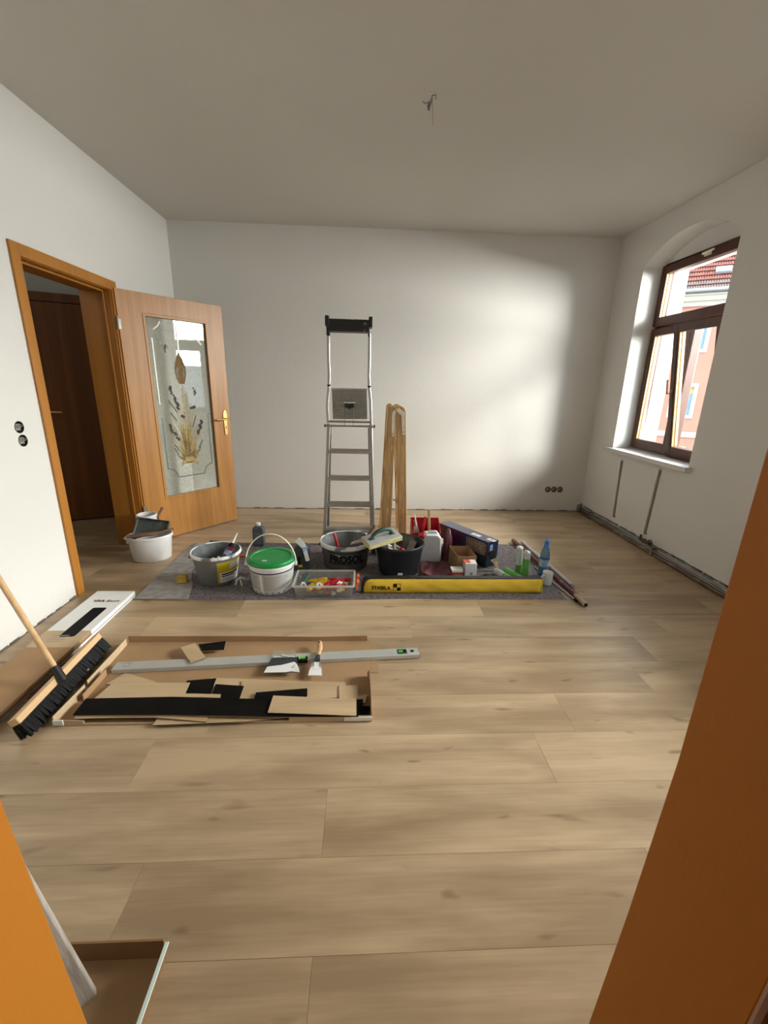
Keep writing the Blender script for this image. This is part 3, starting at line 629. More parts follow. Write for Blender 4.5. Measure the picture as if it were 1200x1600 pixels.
# ---------------------------------------------------------------- windows of the right wall
def window(y0, y1, name, label, tilt):
    w = thing(name, label, 'window', (XR + .19, (y0 + y1) / 2, .80), kind='structure')
    X0, X1 = XR + .192, XR + .262; ym = (y0 + y1) / 2 - .005
    fr = MB()
    fr.bb(X0, X1, y0 + .002, y0 + .055, .80, 2.45); fr.bb(X0, X1, y1 - .055, y1 - .002, .80, 2.45)
    fr.bb(X0, X1, y0 + .055, y1 - .055, .80, .865); fr.bb(X0, X1, y0 + .055, y1 - .055, 2.385, 2.45)
    fr.bb(X0 - .004, X1, y0 + .055, y1 - .055, 1.90, 1.985); f = fr.build('frame', 'winframe', w, bev=.004)
    b = MB(); b.bb(X0 - .006, X1, ym - .028, ym + .028, .865, 1.90); b.build('mullion', 'winframe', w, bev=.004)
    def sash(ya, yb, za, zb, rail_b, rail_t, stile, ang, nm='sash'):
        X = XR + .170; T = .062
        piv = Matrix.Translation((X + T, 0, za)) @ Matrix.Rotation(-ang, 4, 'Y') @ Matrix.Translation((-(X + T), 0, -za))
        b = MB(); b.xf = piv
        b.bb(X, X + T, ya, ya + stile, za, zb); b.bb(X, X + T, yb - stile, yb, za, zb)
        b.bb(X, X + T, ya + stile, yb - stile, za, za + rail_b); b.bb(X, X + T, ya + stile, yb - stile, zb - rail_t, zb)
        s_ = b.build(nm, 'winframe', w, bev=.006)
        b = MB(); b.xf = piv; b.bb(X + .026, X + .034, ya + stile - .005, yb - stile + .005, za + rail_b - .005, zb - rail_t + .005); b.build('pane', 'glass', s_, smooth=False)
        b = MB(); b.xf = piv; g = .012
        for xx in ((X + .008, X + .026), (X + .034, X + .058)):
            b.bb(*xx, ya + stile, ya + stile + g, za + rail_b, zb - rail_t); b.bb(*xx, yb - stile - g, yb - stile, za + rail_b, zb - rail_t)
        b.build('glazing_bead', 'bead', s_, bev=.002)
        return s_, piv
    sash(y0 + .012, y1 - .012, 1.935, 2.442, .075, .072, .056, 0)
    sash(ym + .002, y1 - .012, .815, 1.918, .090, .070, .052, 0)
    s2, piv = sash(y0 + .012, ym - .002, .815, 1.912, .090, .070, .056, tilt)
    b = MB(); hx = XR + .17; yc = (y0 + y1) / 2 - .03
    b.box((hx - .005, yc, 2.408), (.01, .07, .028)); b.tube([(hx - .01, yc, 2.408), (hx - .04, yc, 2.408)], .009, 8); b.tube([(hx - .04, yc + .01, 2.408), (hx - .042, yc - .105, 2.412)], [.011, .008], 8)
    b.build('hopper_handle', 'cream', w, bev=.002)
    b = MB(); b.xf = piv; b.box((XR + .167, ym - .03, 1.36), (.008, .026, .07)); b.tube([(XR + .165, ym - .03, 1.36), (XR + .132, ym - .03, 1.36), (XR + .128, ym - .03, 1.475)], .008, 8)
    b.build('tilt_handle', 'brownwood', s2, bev=.001)
    if tilt:
        b = MB(); b.bar((XR + .10, ym - .05, 1.895), (XR + .215, ym - .04, 1.90), .012, .003); b.build('stay', 'alu', w)
    b = MB(); b.bb(XR, XR + .19, y0 + .001, y1 - .001, .762, .80); b.bb(XR - .045, XR, y0 - .03, y1 + .115, .762, .80)
    b.build('window_sill', 'sill', w, bev=.003)
    b = MB(); b.bb(XR + .262, XR + .45, y0 + .053, y1 - .058, .815, .832); b.build('outer_sill', 'gutter', w)
    return w
window(*W1, 'window_1', 'brown wooden window in the arched recess with one sash tilted inwards', R(8.0))
window(*W2, 'window_2', 'second brown wooden window of the same wall, outside the picture', 0)

# ---------------------------------------------------------------- heating pipes along the right wall
pp = thing('heating_pipes', 'two bare heating pipes running along the foot of the window wall', 'pipes', (XR - .02, 3.4, 0))
b = MB(); b.tube([(XR - .020, YD - .05, .055), (XR - .022, 3.50, .057), (XR - .020, .5, .055)], .011, 12); b.build('upper_pipe', 'zinc', pp)
b = MB(); b.tube([(XR - .030, YD - .05, .021), (XR - .034, 3.45, .020), (XR - .030, .5, .021)], .014, 12); b.build('lower_pipe', 'copper', pp)
for y in (4.43, 3.36, 2.3):
    b = MB(); b.bb(XR - .055, XR - .006, y - .016, y + .016, .001, .012); b.bb(XR - .056, XR - .049, y - .016, y + .016, .001, .078); b.bb(XR - .056, XR - .006, y - .016, y + .016, .070, .078)
    b.build('pipe_clamp', 'zinc', pp, bev=.002)
b = MB(); b.bb(XR - .052, XR - .008, YD - .055, YD - .02, .002, .085); b.tube([(XR - .02, YD - .05, .05), (XR - .02, YD - .04, .10)], .012, 8); b.build('end_bracket', 'zinc', pp, bev=.003)
b = MB(); b.tube([(XR - .03, 3.56, .085), (XR - .03, 3.43, .088)], .013, 10); b.tube([(XR - .03, 3.55, .08), (XR - .035, 3.55, .125)], [.012, .010], 8); b.tube([(XR - .03, 3.50, .07), (XR - .03, 3.50, .10)], .016, 8)
b.torus((XR - .035, 3.415, .095), .026, .005, 'x', 16, 6); b.build('valve', 'tarnish', pp)
pp.children[-1]['label'] = 'tarnished brass valve with a ring'
b = MB()                                                # broken plaster above the pipes
rg2 = random.Random(5)
y = .6
while y < YD - .1:
    l = rg2.uniform(.03, .11); b.box((XR + .0008, y, .074 + rg2.uniform(0, .004)), (.006, l * 1.1, rg2.uniform(.008, .020)), rot=(rg2.uniform(-.06, .06), 0, 0)); y += l * rg2.uniform(.8, 1.05)
b.build('broken_plaster', 'mortar', wr, smooth=False, kind='stuff')
b = MB(); x = XL + .05
while x < XR - .1:
    l = rg2.uniform(.03, .12); b.box((x, YD - .002, .002 + rg2.uniform(0, .004)), (l, .012, rg2.uniform(.003, .010))); x += l * rg2.uniform(1.0, 3.0)
b.build('plaster_crumbs', 'mortar', bpy.data.objects['wall_back'], smooth=False, kind='stuff')
b = MB(); y = 1.0
while y < 2.62:
    l = rg2.uniform(.03, .10); b.box((XL + .002, y, .002 + rg2.uniform(0, .004)), (.012, l, rg2.uniform(.003, .010))); y += l * rg2.uniform(1.0, 3.0)
b.build('plaster_crumbs', 'mortar', bpy.data.objects['wall_left'], smooth=False, kind='stuff')

# ---------------------------------------------------------------- bare sockets
def socket(p, ax, label, group):
    """round flush box: ax is the wall normal pointing into the room"""
    p = Vector(p); ax = Vector(ax); o = thing('socket_box', label, 'socket', p, group)
    q = ax.to_track_quat('Z', 'Y').to_matrix().to_4x4(); X = Matrix.Translation(p) @ q
    b = MB(); b.xf = X; b.lathe([(.0325, -.04), (.0325, .002), (.030, .002), (.030, -.038), (0, -.038)], (0, 0, 0), 20); b.build('cup', 'darkhole', o)
    b = MB(); b.xf = X; b.box((0, 0, -.012), (.036, .036, .012)); b.tube([(-.024, 0, -.004), (.024, 0, -.004)], .003, 6); b.build('insert', 'alu_dull', o, bev=.002)
    b = MB(); b.xf = X
    for k in range(3): b.tube([(.008 * (k - 1), .01, -.03), (.012 * (k - 1), .014, -.006), (.016 * (k - 1) + .004, -.006 + .006 * k, .008)], .0022, 6)
    b.build('wires', 'wire', o)
    return o
socket((XL, 2.456, 1.100), (1, 0, 0), 'upper bare flush socket in the left wall beside the door frame', 'bare sockets in the left wall')
socket((XL, 2.463, 1.027), (1, 0, 0), 'lower bare flush socket in the left wall beside the door frame', 'bare sockets in the left wall')
for x, wd in zip(sx_, ('leftmost', 'middle', 'rightmost')):
    socket((x, YD, .252), (0, -1, 0), wd + ' of the three bare sockets low on the back wall', 'bare sockets in the back wall')
# lamp hook and loose wires in the ceiling
ch = thing('ceiling_wires', 'loose lamp wires and a hook hanging out of the ceiling', 'wires', (.335, 2.70, H))
b = MB(); b.lathe([(.010, 0), (.012, -.004), (.007, -.008), (0, -.008)], (.335, 2.70, H), 14); b.build('cap', 'white', ch)
b = MB(); b.tube([(.335, 2.70, H - .01), (.325, 2.69, H - .05), (.318, 2.69, H - .075), (.310, 2.68, H - .06)], .004, 8); b.tube([(.318, 2.69, H - .045), (.317, 2.69, H - .075)], .006, 8); b.build('hook', 'mortar', ch)
b = MB(); b.tube([(.335, 2.70, H - .01), (.322, 2.68, H - .045), (.295, 2.67, H - .06), (.283, 2.67, H - .05)], .0032, 6)
b.tube([(.335, 2.70, H - .01), (.338, 2.70, H - .06), (.345, 2.71, H - .13)], .0018, 6); b.tube([(.33, 2.70, H - .008), (.352, 2.69, H - .012), (.352, 2.69, H - .03)], .003, 6); b.build('wire', 'wire', ch)

# ---------------------------------------------------------------- building across the street
E0 = Vector((14.071, 20.398, 0)); ed = Vector((.8396, -.5433, 0)); en = Vector((-.5433, -.8396, 0))
ep = lambda s_, z, t_: tuple(E0 + ed * s_ + en * t_ + Vector((0, 0, z)))
bl = thing('building', 'salmon rendered building with a red tiled roof seen through the window', 'building', ep(0, -6, 0))
wins = []
for i in range(-3, 6):
    for zb in (-5.7, -2.72, .14, 3.02): wins.append((.34 + i * 2.05, zb))
b = MB(); b.prism([(-6.2, -6.5), (12, -6.5), (12, 5.3), (-6.2, 5.3)], ep, 0, -.4, holes=[rect(s_, s_ + .80, z + .10, z + 1.45) for s_, z in wins]); b.build('facade', 'salmon', bl, smooth=False)
b = MB()
for z0, z1, t in ((4.92, 5.12, .10), (5.12, 5.32, .22), (5.32, 5.42, .30)): b.prism([(-6.2, z0), (12, z0), (12, z1), (-6.2, z1)], ep, t, -.2)
b.build('cornice', 'cornice', bl, smooth=False)
b = MB(); b.prism([(-6.2, -.72), (12, -.72), (12, -.48), (-6.2, -.48)], ep, .06, -.1); b.build('belt_course', 'extwhite', bl, smooth=False)
b = MB(); b.tube([ep(-6.2, 5.50, .42), ep(12, 5.50, .42)], .075, 10); b.build('gutter', 'gutter', bl)
for s_, z in wins:
    f = MB(); o_ = [(s_ - .11, z), (s_ + .91, z), (s_ + .91, z + 1.56), (s_ - .11, z + 1.56)]
    f.prism(o_, ep, .05, -.12, holes=[rect(s_ + .04, s_ + .76, z + .14, z + 1.41)])
    f.prism(rect(s_ + .37, s_ + .43, z + .12, z + 1.43), ep, -.06, -.11)
    fo = f.build('window', 'extwhite', bl, smooth=False)
    p = MB(); p.prism(rect(s_ + .02, s_ + .78, z + .12, z + 1.43), ep, -.115, -.13); p.build('pane', 'extglass', fo, smooth=False)
    p = MB(); p.prism(rect(s_ + .05, s_ + .75, z + 1.12, z + 1.40), ep, -.108, -.114); p.build('curtain', 'blind', fo, smooth=False)
sl = R(42)
rp_ = lambda s_, t_, h: ep(s_, 5.50 + t_ * math.sin(sl) + h * math.cos(sl), .42 - t_ * math.cos(sl) + h * math.sin(sl))
b = MB(); b.prism([(-6.2, 0), (12, 0), (12, 6.0), (-6.2, 6.0)], rp_, -.10, -.16); b.build('roof_deck', 'rooftile2', bl, smooth=False)
def tiles(t0, t1, row, name, m):
    b = MB(); n = 126; V = []; F = []
    tt = t0; r_ = 0
    while tt < t1 - .01:
        base = len(V)
        for e, (t_, hh) in enumerate(((tt, .02), (tt + row, -.03))):
            for k in range(n * 6 + 1):
                s_ = -4.5 + k * 11.5 / (n * 6); V.append(rp_(s_, t_, hh + .045 * abs(math.sin(PI * k / 6))))
        w_ = n * 6 + 1
        for k in range(n * 6): F.append((base + k, base + k + 1, base + w_ + k + 1, base + w_ + k))
        tt += row; r_ += 1
    b.add(V, F); return b.build(name, m, bl, kind='stuff', angle=60)
tiles(0, .66, .33, 'weathered_roof_tiles', 'rooftile2'); tiles(.66, 5.0, .33, 'roof_tiles', 'rooftile')
b = MB(); b.prism([(.98, 1.02), (1.55, 1.02), (1.55, 1.42), (.98, 1.42)], rp_, .04, .14); sk = b.build('skylight', 'gutter', bl, smooth=False)
b = MB(); b.prism([(1.02, 1.06), (1.51, 1.06), (1.51, 1.38), (1.02, 1.38)], rp_, .14, .15); b.build('pane', 'skylight', sk, smooth=False)
b = MB().bb(3.2, 45, -30, 45, -6.6, -6.5)
tag(b.build('street', 'asphalt', smooth=False), 'street below the window', 'street', kind='structure')

# ================================================================ things on the floor
FT = .004                                             # top of the felt
b = MB()                                              # felt drop cloth, slightly wavy
nx, ny = 60, 26; rf = random.Random(2); V = []; Fc = []
for lay in (0, 1):
    for j in range(ny + 1):
        for i in range(nx + 1):
            u, v = i / nx, j / ny
            xl = -1.485 + .243 * v; xr = 1.383 + .003 * v
            x = xl + (xr - xl) * u; y = 2.575 + 1.045 * v + (.006 * math.sin(9 * u + 2) + .004 * math.sin(23 * u)) * (1 if v in (0, 1) else .3)
            ripple = .0012 * (math.sin(17 * u + 5 * v) + math.sin(11 * v - 7 * u))
            V.append((x, y, .0004 if lay == 0 else FT + ripple - .0026))
n1 = (nx + 1) * (ny + 1)
for j in range(ny):
    for i in range(nx):
        a = j * (nx + 1) + i; q = (a, a + 1, a + nx + 2, a + nx + 1); Fc.append(tuple(k + n1 for k in q)); Fc.append(q[::-1])
edge = [i for i in range(nx + 1)] + [j * (nx + 1) + nx for j in range(1, ny + 1)] + [ny * (nx + 1) + i for i in range(nx - 1, -1, -1)] + [j * (nx + 1) for j in range(ny - 1, 0, -1)]
for a, c in zip(edge, edge[1:] + edge[:1]): Fc.append((a, c, c + n1, a + n1))
b.add(V, Fc); tag(b.build('drop_cloth', 'felt'), 'mottled grey felt drop cloth spread under the tools', 'cloth')
b = MB(); P = [(-1.4670, 2.5760, 0.0060), (-1.1200, 2.5660, 0.0060), (-1.1710, 2.7790, 0.0060), (-1.2670, 3.0130, 0.0060), (-1.2540, 3.5730, 0.0060), (-1.4650, 3.5860, 0.0060)]
P = [(p[0], p[1]) for p in P]
b.prism(P, lambda u, v, h: (u, v, h), .0055, .0085); tag(b.build('cover_fleece', 'feltpale'), 'smooth pale grey fleece lying on the left end of the felt cloth', 'cloth')
FP = .009

def bucket(name, label, c, r0, r1, h, m, m_in, m_rim, cat='bucket', oval=(1, 1), rz=0, ears=True, group=None, rimh=.018, lid=None):
    o = thing(name, label, cat, c, group)
    b = MB(); t = .0035
    b.lathe([(0, 0), (r0 - .006, 0), (r0, .006), (r0 + (r1 - r0) * .9, h * .9)], c, 48, oval, rz); rr = r0 + (r1 - r0) * .9
    b.lathe([(rr, h * .9), (rr + .0, h * .9), (r1, h - .002)], c, 48, oval, rz); b.build('body', m, o, angle=50)
    b = MB(); b.lathe([(r1 - t, h - .002), (r0 + (r1 - r0) * .05 - t, h * .05 + .004), (0, h * .05 + .004)], c, 48, oval, rz); b.build('inside', m_in, o, angle=50)
    b = MB(); b.lathe([(r1 - .004, h - .003), (r1 - .002, h + .002), (r1 + .004, h + .002), (r1 + .007, h - .003), (r1 + .0065, h - rimh), (r1 - .001, h - rimh - .001)], c, 48, oval, rz); b.build('rim', m_rim, o, angle=50)
    if ears:
        b = MB()
        for s_ in (-1, 1):
            a = rz + (0 if s_ > 0 else PI); b.tube([(c[0] + math.cos(a) * r1 * oval[0], c[1] + math.sin(a) * r1 * oval[0], c[2] + h - .03), (c[0] + math.cos(a) * (r1 + .014) * oval[0], c[1] + math.sin(a) * (r1 + .014) * oval[0], c[2] + h - .03)], .012, 10)
        b.build('ear', m, o)
    return o
def label_patch(c, r0, r1, h, a0, a1, z0, z1, m, parent, name='label', off=.0008):
    n = 14; V = []; F = []
    for e in (off, off - .0006):
        for j in (0, 1):
            for k in range(n + 1):
                z = (z0, z1)[j]; r = r0 + (r1 - r0) * z / h + e; a = a0 + (a1 - a0) * k / n; V.append((c[0] + r * math.cos(a), c[1] + r * math.sin(a), c[2] + z))
    for k in range(n): F.append((k, k + 1, n + 2 + k, n + 1 + k)); 
    b = MB(); b.add(V, F); return b.build(name, m, parent)

# ---- grey bucket with the yellow label
c = (-1.025, 2.875, FT); gb = bucket('plaster_bucket', 'grey bucket with a yellow and white label and plaster smeared rim', c, .128, .163, .225, 'greybucket', 'bucketin', 'greyrim', rz=R(200))
A = lambda deg: R(deg)
lb = label_patch(c, .128, .163, .225, A(-72), A(2), .075, .185, 'labelyellow', gb, 'label')
l2 = label_patch(c, .128, .163, .225, A(-66), A(0), .075 - .045, .105, 'paper', gb, 'label', .0012)
label_patch(c, .128, .163, .225, A(-72), A(-66), .028, .075, 'labelyellow', gb, 'label')
label_patch(c, .128, .163, .225, A(-40), A(0), .128, .172, 'paper', lb, 'label_field', .0014)
label_patch(c, .128, .163, .225, A(-62), A(-10), .088, .098, 'ink', l2, 'label_print', .0022)
label_patch(c, .128, .163, .225, A(-62), A(-24), .074, .082, 'ink', l2, 'label_print', .0022)
for k in range(3): label_patch(c, .128, .163, .225, A(-60), A(-18 - 8 * k), .040 + .009 * k, .043 + .009 * k, 'inkgrey', l2, 'label_print', .0022)
cart = thing('sealant_cartridge', 'magenta sealant cartridge with white nozzle sticking out of the grey bucket', 'cartridge', (-.96, 2.86, .1))
p0, p1 = Vector((-1.005, 2.80, .07)), Vector((-.905, 2.885, .285)); ax = (p1 - p0).normalized()
b = MB(); b.tube([p0, p0 + ax * .215], .0245, 16); b.build('barrel', 'magenta', cart)
b = MB(); b.tube([p0 + ax * .155, p0 + ax * .19], .0252, 16); b.build('band', 'labelblue', cart)
b = MB(); b.tube([p0 + ax * .215, p0 + ax * .225, p0 + ax * .235, p0 + ax * .245], [.0245, .02, .011, .011], 14); b.build('collar', 'ink', cart)
b = MB(); b.tube([p0 + ax * .235, p0 + ax * .32], [.0095, .003], 12); b.build('nozzle', 'white', cart)
tr_ = thing('tape_roll', 'grey ring of tape lying in the grey bucket', 'tape', (-1.04, 2.86, .1))
b = MB(); b.xf = Matrix.Translation((-1.085, 2.845, .125)) @ Matrix.Rotation(R(-62), 4, 'X') @ Matrix.Rotation(R(12), 4, 'Y')
b.lathe([(.058, -.022), (.058, .022), (.049, .022), (.049, -.022), (.058, -.022)], (0, 0, 0), 28); b.build('ring', 'greybucket', tr_)
b = MB(); b.xf = Matrix.Translation((-1.005, 2.80, .165)) @ Matrix.Rotation(R(25), 4, 'Y') @ Matrix.Rotation(R(35), 4, 'X'); b.box((0, 0, 0), (.075, .055, .003)); b.box((0, .035, 0), (.02, .03, .012))
tag(b.build('filling_spatula', 'paper', bev=.001), 'whitish spatula leaning inside the grey bucket', 'spatula')

# ---- white bucket with the green lid
c = (-.617, 2.757, FT); wb = bucket('paint_bucket', 'white paint bucket closed with a bright green lid, handle raised', c, .132, .152, .205, 'white_dirty', 'white', 'white_dirty', ears=False)
b = MB(); r1 = .152
b.lathe([(0, .226), (r1 - .022, .226), (r1 - .018, .232), (r1 + .004, .232), (r1 + .009, .227), (r1 + .009, .204), (r1 + .0075, .203)], c, 56); b.build('lid', 'greenlid', wb, angle=50)
b = MB(); b.xf = Matrix.Translation((c[0] - .03, c[1] - .075, FT + .2268)); b.box((0, 0, 0), (.03, .014, .0014)); b.build('sticker', 'paper', wb, smooth=False)
hh = MB(); pts = []
for k in range(25):
    a = PI * k / 24; pts.append((c[0] + .168 * math.cos(a), c[1] - .02 + .012 * math.sin(a), FT + .185 + .205 * math.sin(a)))
hh.tube(pts, .0075, 8, flat=.6); hh.build('handle', 'cream', wb)
b = MB()
for s_ in (-1, 1): b.tube([(c[0] + s_ * .15, c[1] - .02, FT + .185), (c[0] + s_ * .174, c[1] - .02, FT + .185)], .014, 12)
b.build('ear', 'white', wb)
lab = label_patch(c, .132, .152, .205, A(-165), A(-8), .030, .150, 'labelgrey', wb)
label_patch(c, .132, .152, .205, A(-168), A(-6), .153, .163, 'navy', wb, 'band')
label_patch(c, .132, .152, .205, A(-112), A(-104), .02, .148, 'paper', lab, 'label_stripe', .0016)
for k in range(9):
    label_patch(c, .132, .152, .205, A(-150), A(-116 - (k * 7) % 9), .045 + .011 * k, .0485 + .011 * k, 'inkgrey', lab, 'label_print', .0016)
    label_patch(c, .132, .152, .205, A(-100), A(-26 - (k * 5) % 14), .045 + .011 * k, .0485 + .011 * k, 'inkgrey', lab, 'label_print', .0016)
for k in range(7): label_patch(c, .132, .152, .205, A(-150 + k * 17), A(-144 + k * 17), .010, .021, 'inkgrey', lab, 'label_print', .0016)

# ---- dark bucket with the printed name
c = (-.130, 3.165, FT); pb = bucket('mortar_bucket', 'dark grey mortar bucket lettered PROSOL with white plaster on its rim', c, .168, .192, .205, 'darkbucket', 'bucketin', 'greyrim', rz=R(10), rimh=.028)
lettering('PROSOL', curved(c, .168, .192, .205, A(-86), .075, .0012), .085, 'ink', pb, bold=.003, align='CENTER', width=.27)
b = MB(); cf = curved(c, .168, .192, .205, A(-86), 0, .0011)
for z0, z1 in ((.151, .157), (.062, .068)):
    for k in range(20):
        u0 = -.15 + .3 * k / 20; u1 = u0 + .0152; b.add([cf(u0, z0, 0), cf(u1, z0, 0), cf(u1, z1, 0), cf(u0, z1, 0)], [(0, 1, 2, 3)])
b.build('print_frame', 'ink', pb, smooth=False)
b = MB(); cf = curved(c, .168, .192, .205, A(-108), .135, .0014)
for k in range(9):
    u, v = random.uniform(-.02, .02), random.uniform(-.012, .012); q = [(u + random.uniform(.003, .008) * math.cos(a * 1.05), v + random.uniform(.003, .008) * math.sin(a * 1.05)) for a in range(6)]
    b.add([cf(x, y, 0) for x, y in q], [tuple(range(6))])
b.build('plaster_splash', 'paper', pb, smooth=False)
sd = thing('red_tool', 'red ribbed tool handle standing in the dark PROSOL bucket', 'tool', (-.20, 3.13, .1))
p0, p1 = Vector((-.155, 3.10, .03)), Vector((-.218, 3.145, .262)); ax = (p1 - p0).normalized(); L_ = (p1 - p0).length
b = MB(); b.tube([p0 + ax * (L_ - .11 + .0137 * k) for k in range(9)], [.0125 if k % 2 else .0105 for k in range(9)], 12); b.build('grip', 'red', sd)
b = MB(); b.tube([p0, p0 + ax * (L_ - .105)], .004, 8); b.build('shaft', 'steel', sd)
tw = thing('trowel', 'dark trowel leaning over the rim between the two dark buckets', 'trowel', (0, 3.1, .2))
b = MB(); b.bar((-.09, 3.10, .195), (.045, 3.09, .255), .075, .002, up=(-.4, .1, .9), w1=.05); b.build('blade', 'steel', tw, bev=.0005)
b = MB(); b.tube([(.035, 3.09, .252), (.05, 3.11, .262), (.055, 3.125, .262)], .005, 8); b.bar((.045, 3.12, .250), (.100, 3.16, .320), .03, .022, w1=.022); b.build('handle', 'brownwood', tw, bev=.004)
b = MB(); b.bar((-.06, 3.05, .222), (.0, 3.03, .245), .05, .006, up=(-.4, 0, .9)); b.build('hawk_edge', 'greywood', tw, bev=.002)

# ---- black mason bucket
c = (.277, 3.035, FT); mb = bucket('mason_bucket', 'big black mason bucket holding tools, right of the dark grey bucket', c, .150, .182, .235, 'mason', 'masonin', 'mason', rz=R(15), rimh=.014)
lp = label_patch(c, .150, .182, .235, A(-97), A(-84), .030, .050, 'paper', mb, 'sticker', .0012)
fl_ = thing('sponge_float', 'pale yellow sponge float with dark green grip lying across the black bucket', 'float', (.12, 2.98, .28))
fm = Matrix.Translation((.140, 2.965, .283)) @ Matrix.Rotation(R(27), 4, 'Z') @ Matrix.Rotation(R(-6), 4, 'Y') @ Matrix.Rotation(R(10), 4, 'X')
b = MB(); b.xf = fm; b.box((0, 0, 0), (.275, .135, .030)); b.build('sponge', 'sponge', fl_, bev=.004)
b = MB(); b.xf = fm; b.box((0, 0, .019), (.272, .132, .009)); b.build('backing', 'level', fl_, bev=.002)
b = MB(); b.xf = fm; b.tube([(-.085, 0, .022), (-.075, 0, .05), (-.04, 0, .073), (.02, 0, .080), (.06, 0, .068), (.078, 0, .045), (.082, 0, .022)], [.014, .013, .016, .017, .016, .013, .014], 12); b.build('grip', 'dgreen', fl_)
b = MB(); b.xf = fm; b.box((-.085, 0, .026), (.04, .03, .006)); b.box((.082, 0, .026), (.04, .03, .006)); b.build('grip_foot', 'dgreen', fl_, bev=.002)
def stick(name, label, cat, p0, p1, r, m, m2=None, blade=None):
    o = thing(name, label, cat, p0); p0, p1 = Vector(p0), Vector(p1); ax = (p1 - p0).normalized(); L_ = (p1 - p0).length
    b = MB(); b.tube([p0 + ax * L_ * .45, p0 + ax * L_ * .6, p0 + ax * L_ * .9, p1], [r * .8, r, r, r * .7], 10); b.build('handle', m, o)
    b = MB(); b.tube([p0, p0 + ax * L_ * .46], r * .35, 8)
    if blade: b.bar(p0, p0 + ax * L_ * .25, blade, .003, up=(0, -1, .2))
    b.build('shank', m2 or 'steel', o); return o
stick('wooden_stirrer', 'pale wooden stick upright inside the black bucket under the float', 'stick', (.24, 3.04, .03), (.235, 3.02, .262), .011, 'pinex', 'greywood')
b = MB(); b.bar((.33, 3.09, .08), (.40, 3.12, .215), .055, .012, up=(-.6, -.6, .5)); tag(b.build('wood_offcut', 'greywood', bev=.002), 'greyish board offcut leaning inside the black bucket', 'board')
stick('putty_tool', 'steel tool with red collar lying inside the black bucket', 'tool', (.32, 3.03, .10), (.285, 2.99, .205), .016, 'red', 'steel', .04)
b = MB(); b.xf = Matrix.Translation((.265, 3.07, .15)) @ Matrix.Rotation(R(30), 4, 'Y'); b.box((0, 0, 0), (.17, .10, .004)); b.tube([(-.05, 0, .002), (-.05, 0, .03), (.05, 0, .03), (.05, 0, .002)], .008, 8)
tag(b.build('smoothing_trowel', 'steel', bev=.001), 'plaster crusted steel trowel sunk in the black bucket', 'trowel')

# ---- white oval bucket by the door
c = (-1.665, 3.275, .0003); ob = bucket('oval_bucket', 'white oval bucket standing on the planks by the door hinge', c, .122, .140, .200, 'white', 'white_dirty', 'white', oval=(1.12, .86), rz=R(20), ears=False)
b = MB(); a = R(200)
b = MB(); b.tube([(-1.83, 3.215, .188), (-1.80, 3.205, .172), (-1.805, 3.20, .150)], .010, 8); b.build('broken_lug', 'white', ob)
ob2 = bucket('small_pail', 'smaller white pail half hidden behind the dustpan by the door', (-1.772, 3.475, .0003), .062, .072, .300, 'white', 'white_dirty', 'white', ears=False)
dp = thing('dustpan', 'dark green metal dustpan standing in the white oval bucket', 'dustpan', (-1.67, 3.29, .2))
D_ = [Vector((-1.7760, 3.3600, 0.2950)), Vector((-1.5220, 3.3300, 0.2750)), Vector((-1.4940, 3.2200, 0.2490)), Vector((-1.7560, 3.1900, 0.1850))]
dnm = (D_[1] - D_[3]).cross(D_[0] - D_[2]).normalized(); dnm = dnm if dnm.y < 0 else -dnm
b = MB(); b.add([p for p in D_] + [p - dnm * .003 for p in D_], [(0, 1, 2), (0, 2, 3), (4, 6, 5), (4, 7, 6)] + [(i, (i + 1) % 4, 4 + (i + 1) % 4, 4 + i) for i in range(4)])
for (p, q) in ((D_[1], D_[2]), (D_[0], D_[1]), (D_[3], D_[0])): b.bar(p + dnm * .010, q + dnm * .010, .003, .022, up=tuple(dnm))
b.bar(D_[0] * .3 + D_[1] * .7 + dnm * .003, D_[2] * .45 + D_[3] * .55 + dnm * .003, .012, .006, up=tuple(dnm))
b.build('pan', 'dpan', dp, bev=.001)
h0_ = D_[0] * .35 + D_[1] * .65; b = MB(); b.tube([h0_, (-1.6240, 3.3600, 0.3230), (-1.5900, 3.3800, 0.3870)], [.007, .008, .011], 10); b.build('handle', 'brownwood', dp)
hb = thing('hand_brush', 'worn brown wooden hand brush resting on the rim of the white oval bucket', 'brush', (-1.6, 3.17, .21))
b = MB(); b.tube([(-1.77, 3.15, .222), (-1.70, 3.165, .226), (-1.60, 3.185, .234), (-1.545, 3.20, .242), (-1.50, 3.215, .255), (-1.455, 3.23, .262)], [.018, .026, .026, .014, .013, .010], 12, flat=.55); b.build('block', 'brownwood', hb)
b = MB()
for k in range(16):
    t_ = k / 15; p = Vector((-1.755 + .14 * t_, 3.165 + .03 * t_, .224 + .010 * t_))
    for s_ in (-1, 0, 1): b.tube([p + Vector((0, s_ * .012, 0)), p + Vector((.004, s_ * .014 + .02, -.016))], [.006, .004], 5)
b.build('bristles', 'bristle', hb, kind='stuff')

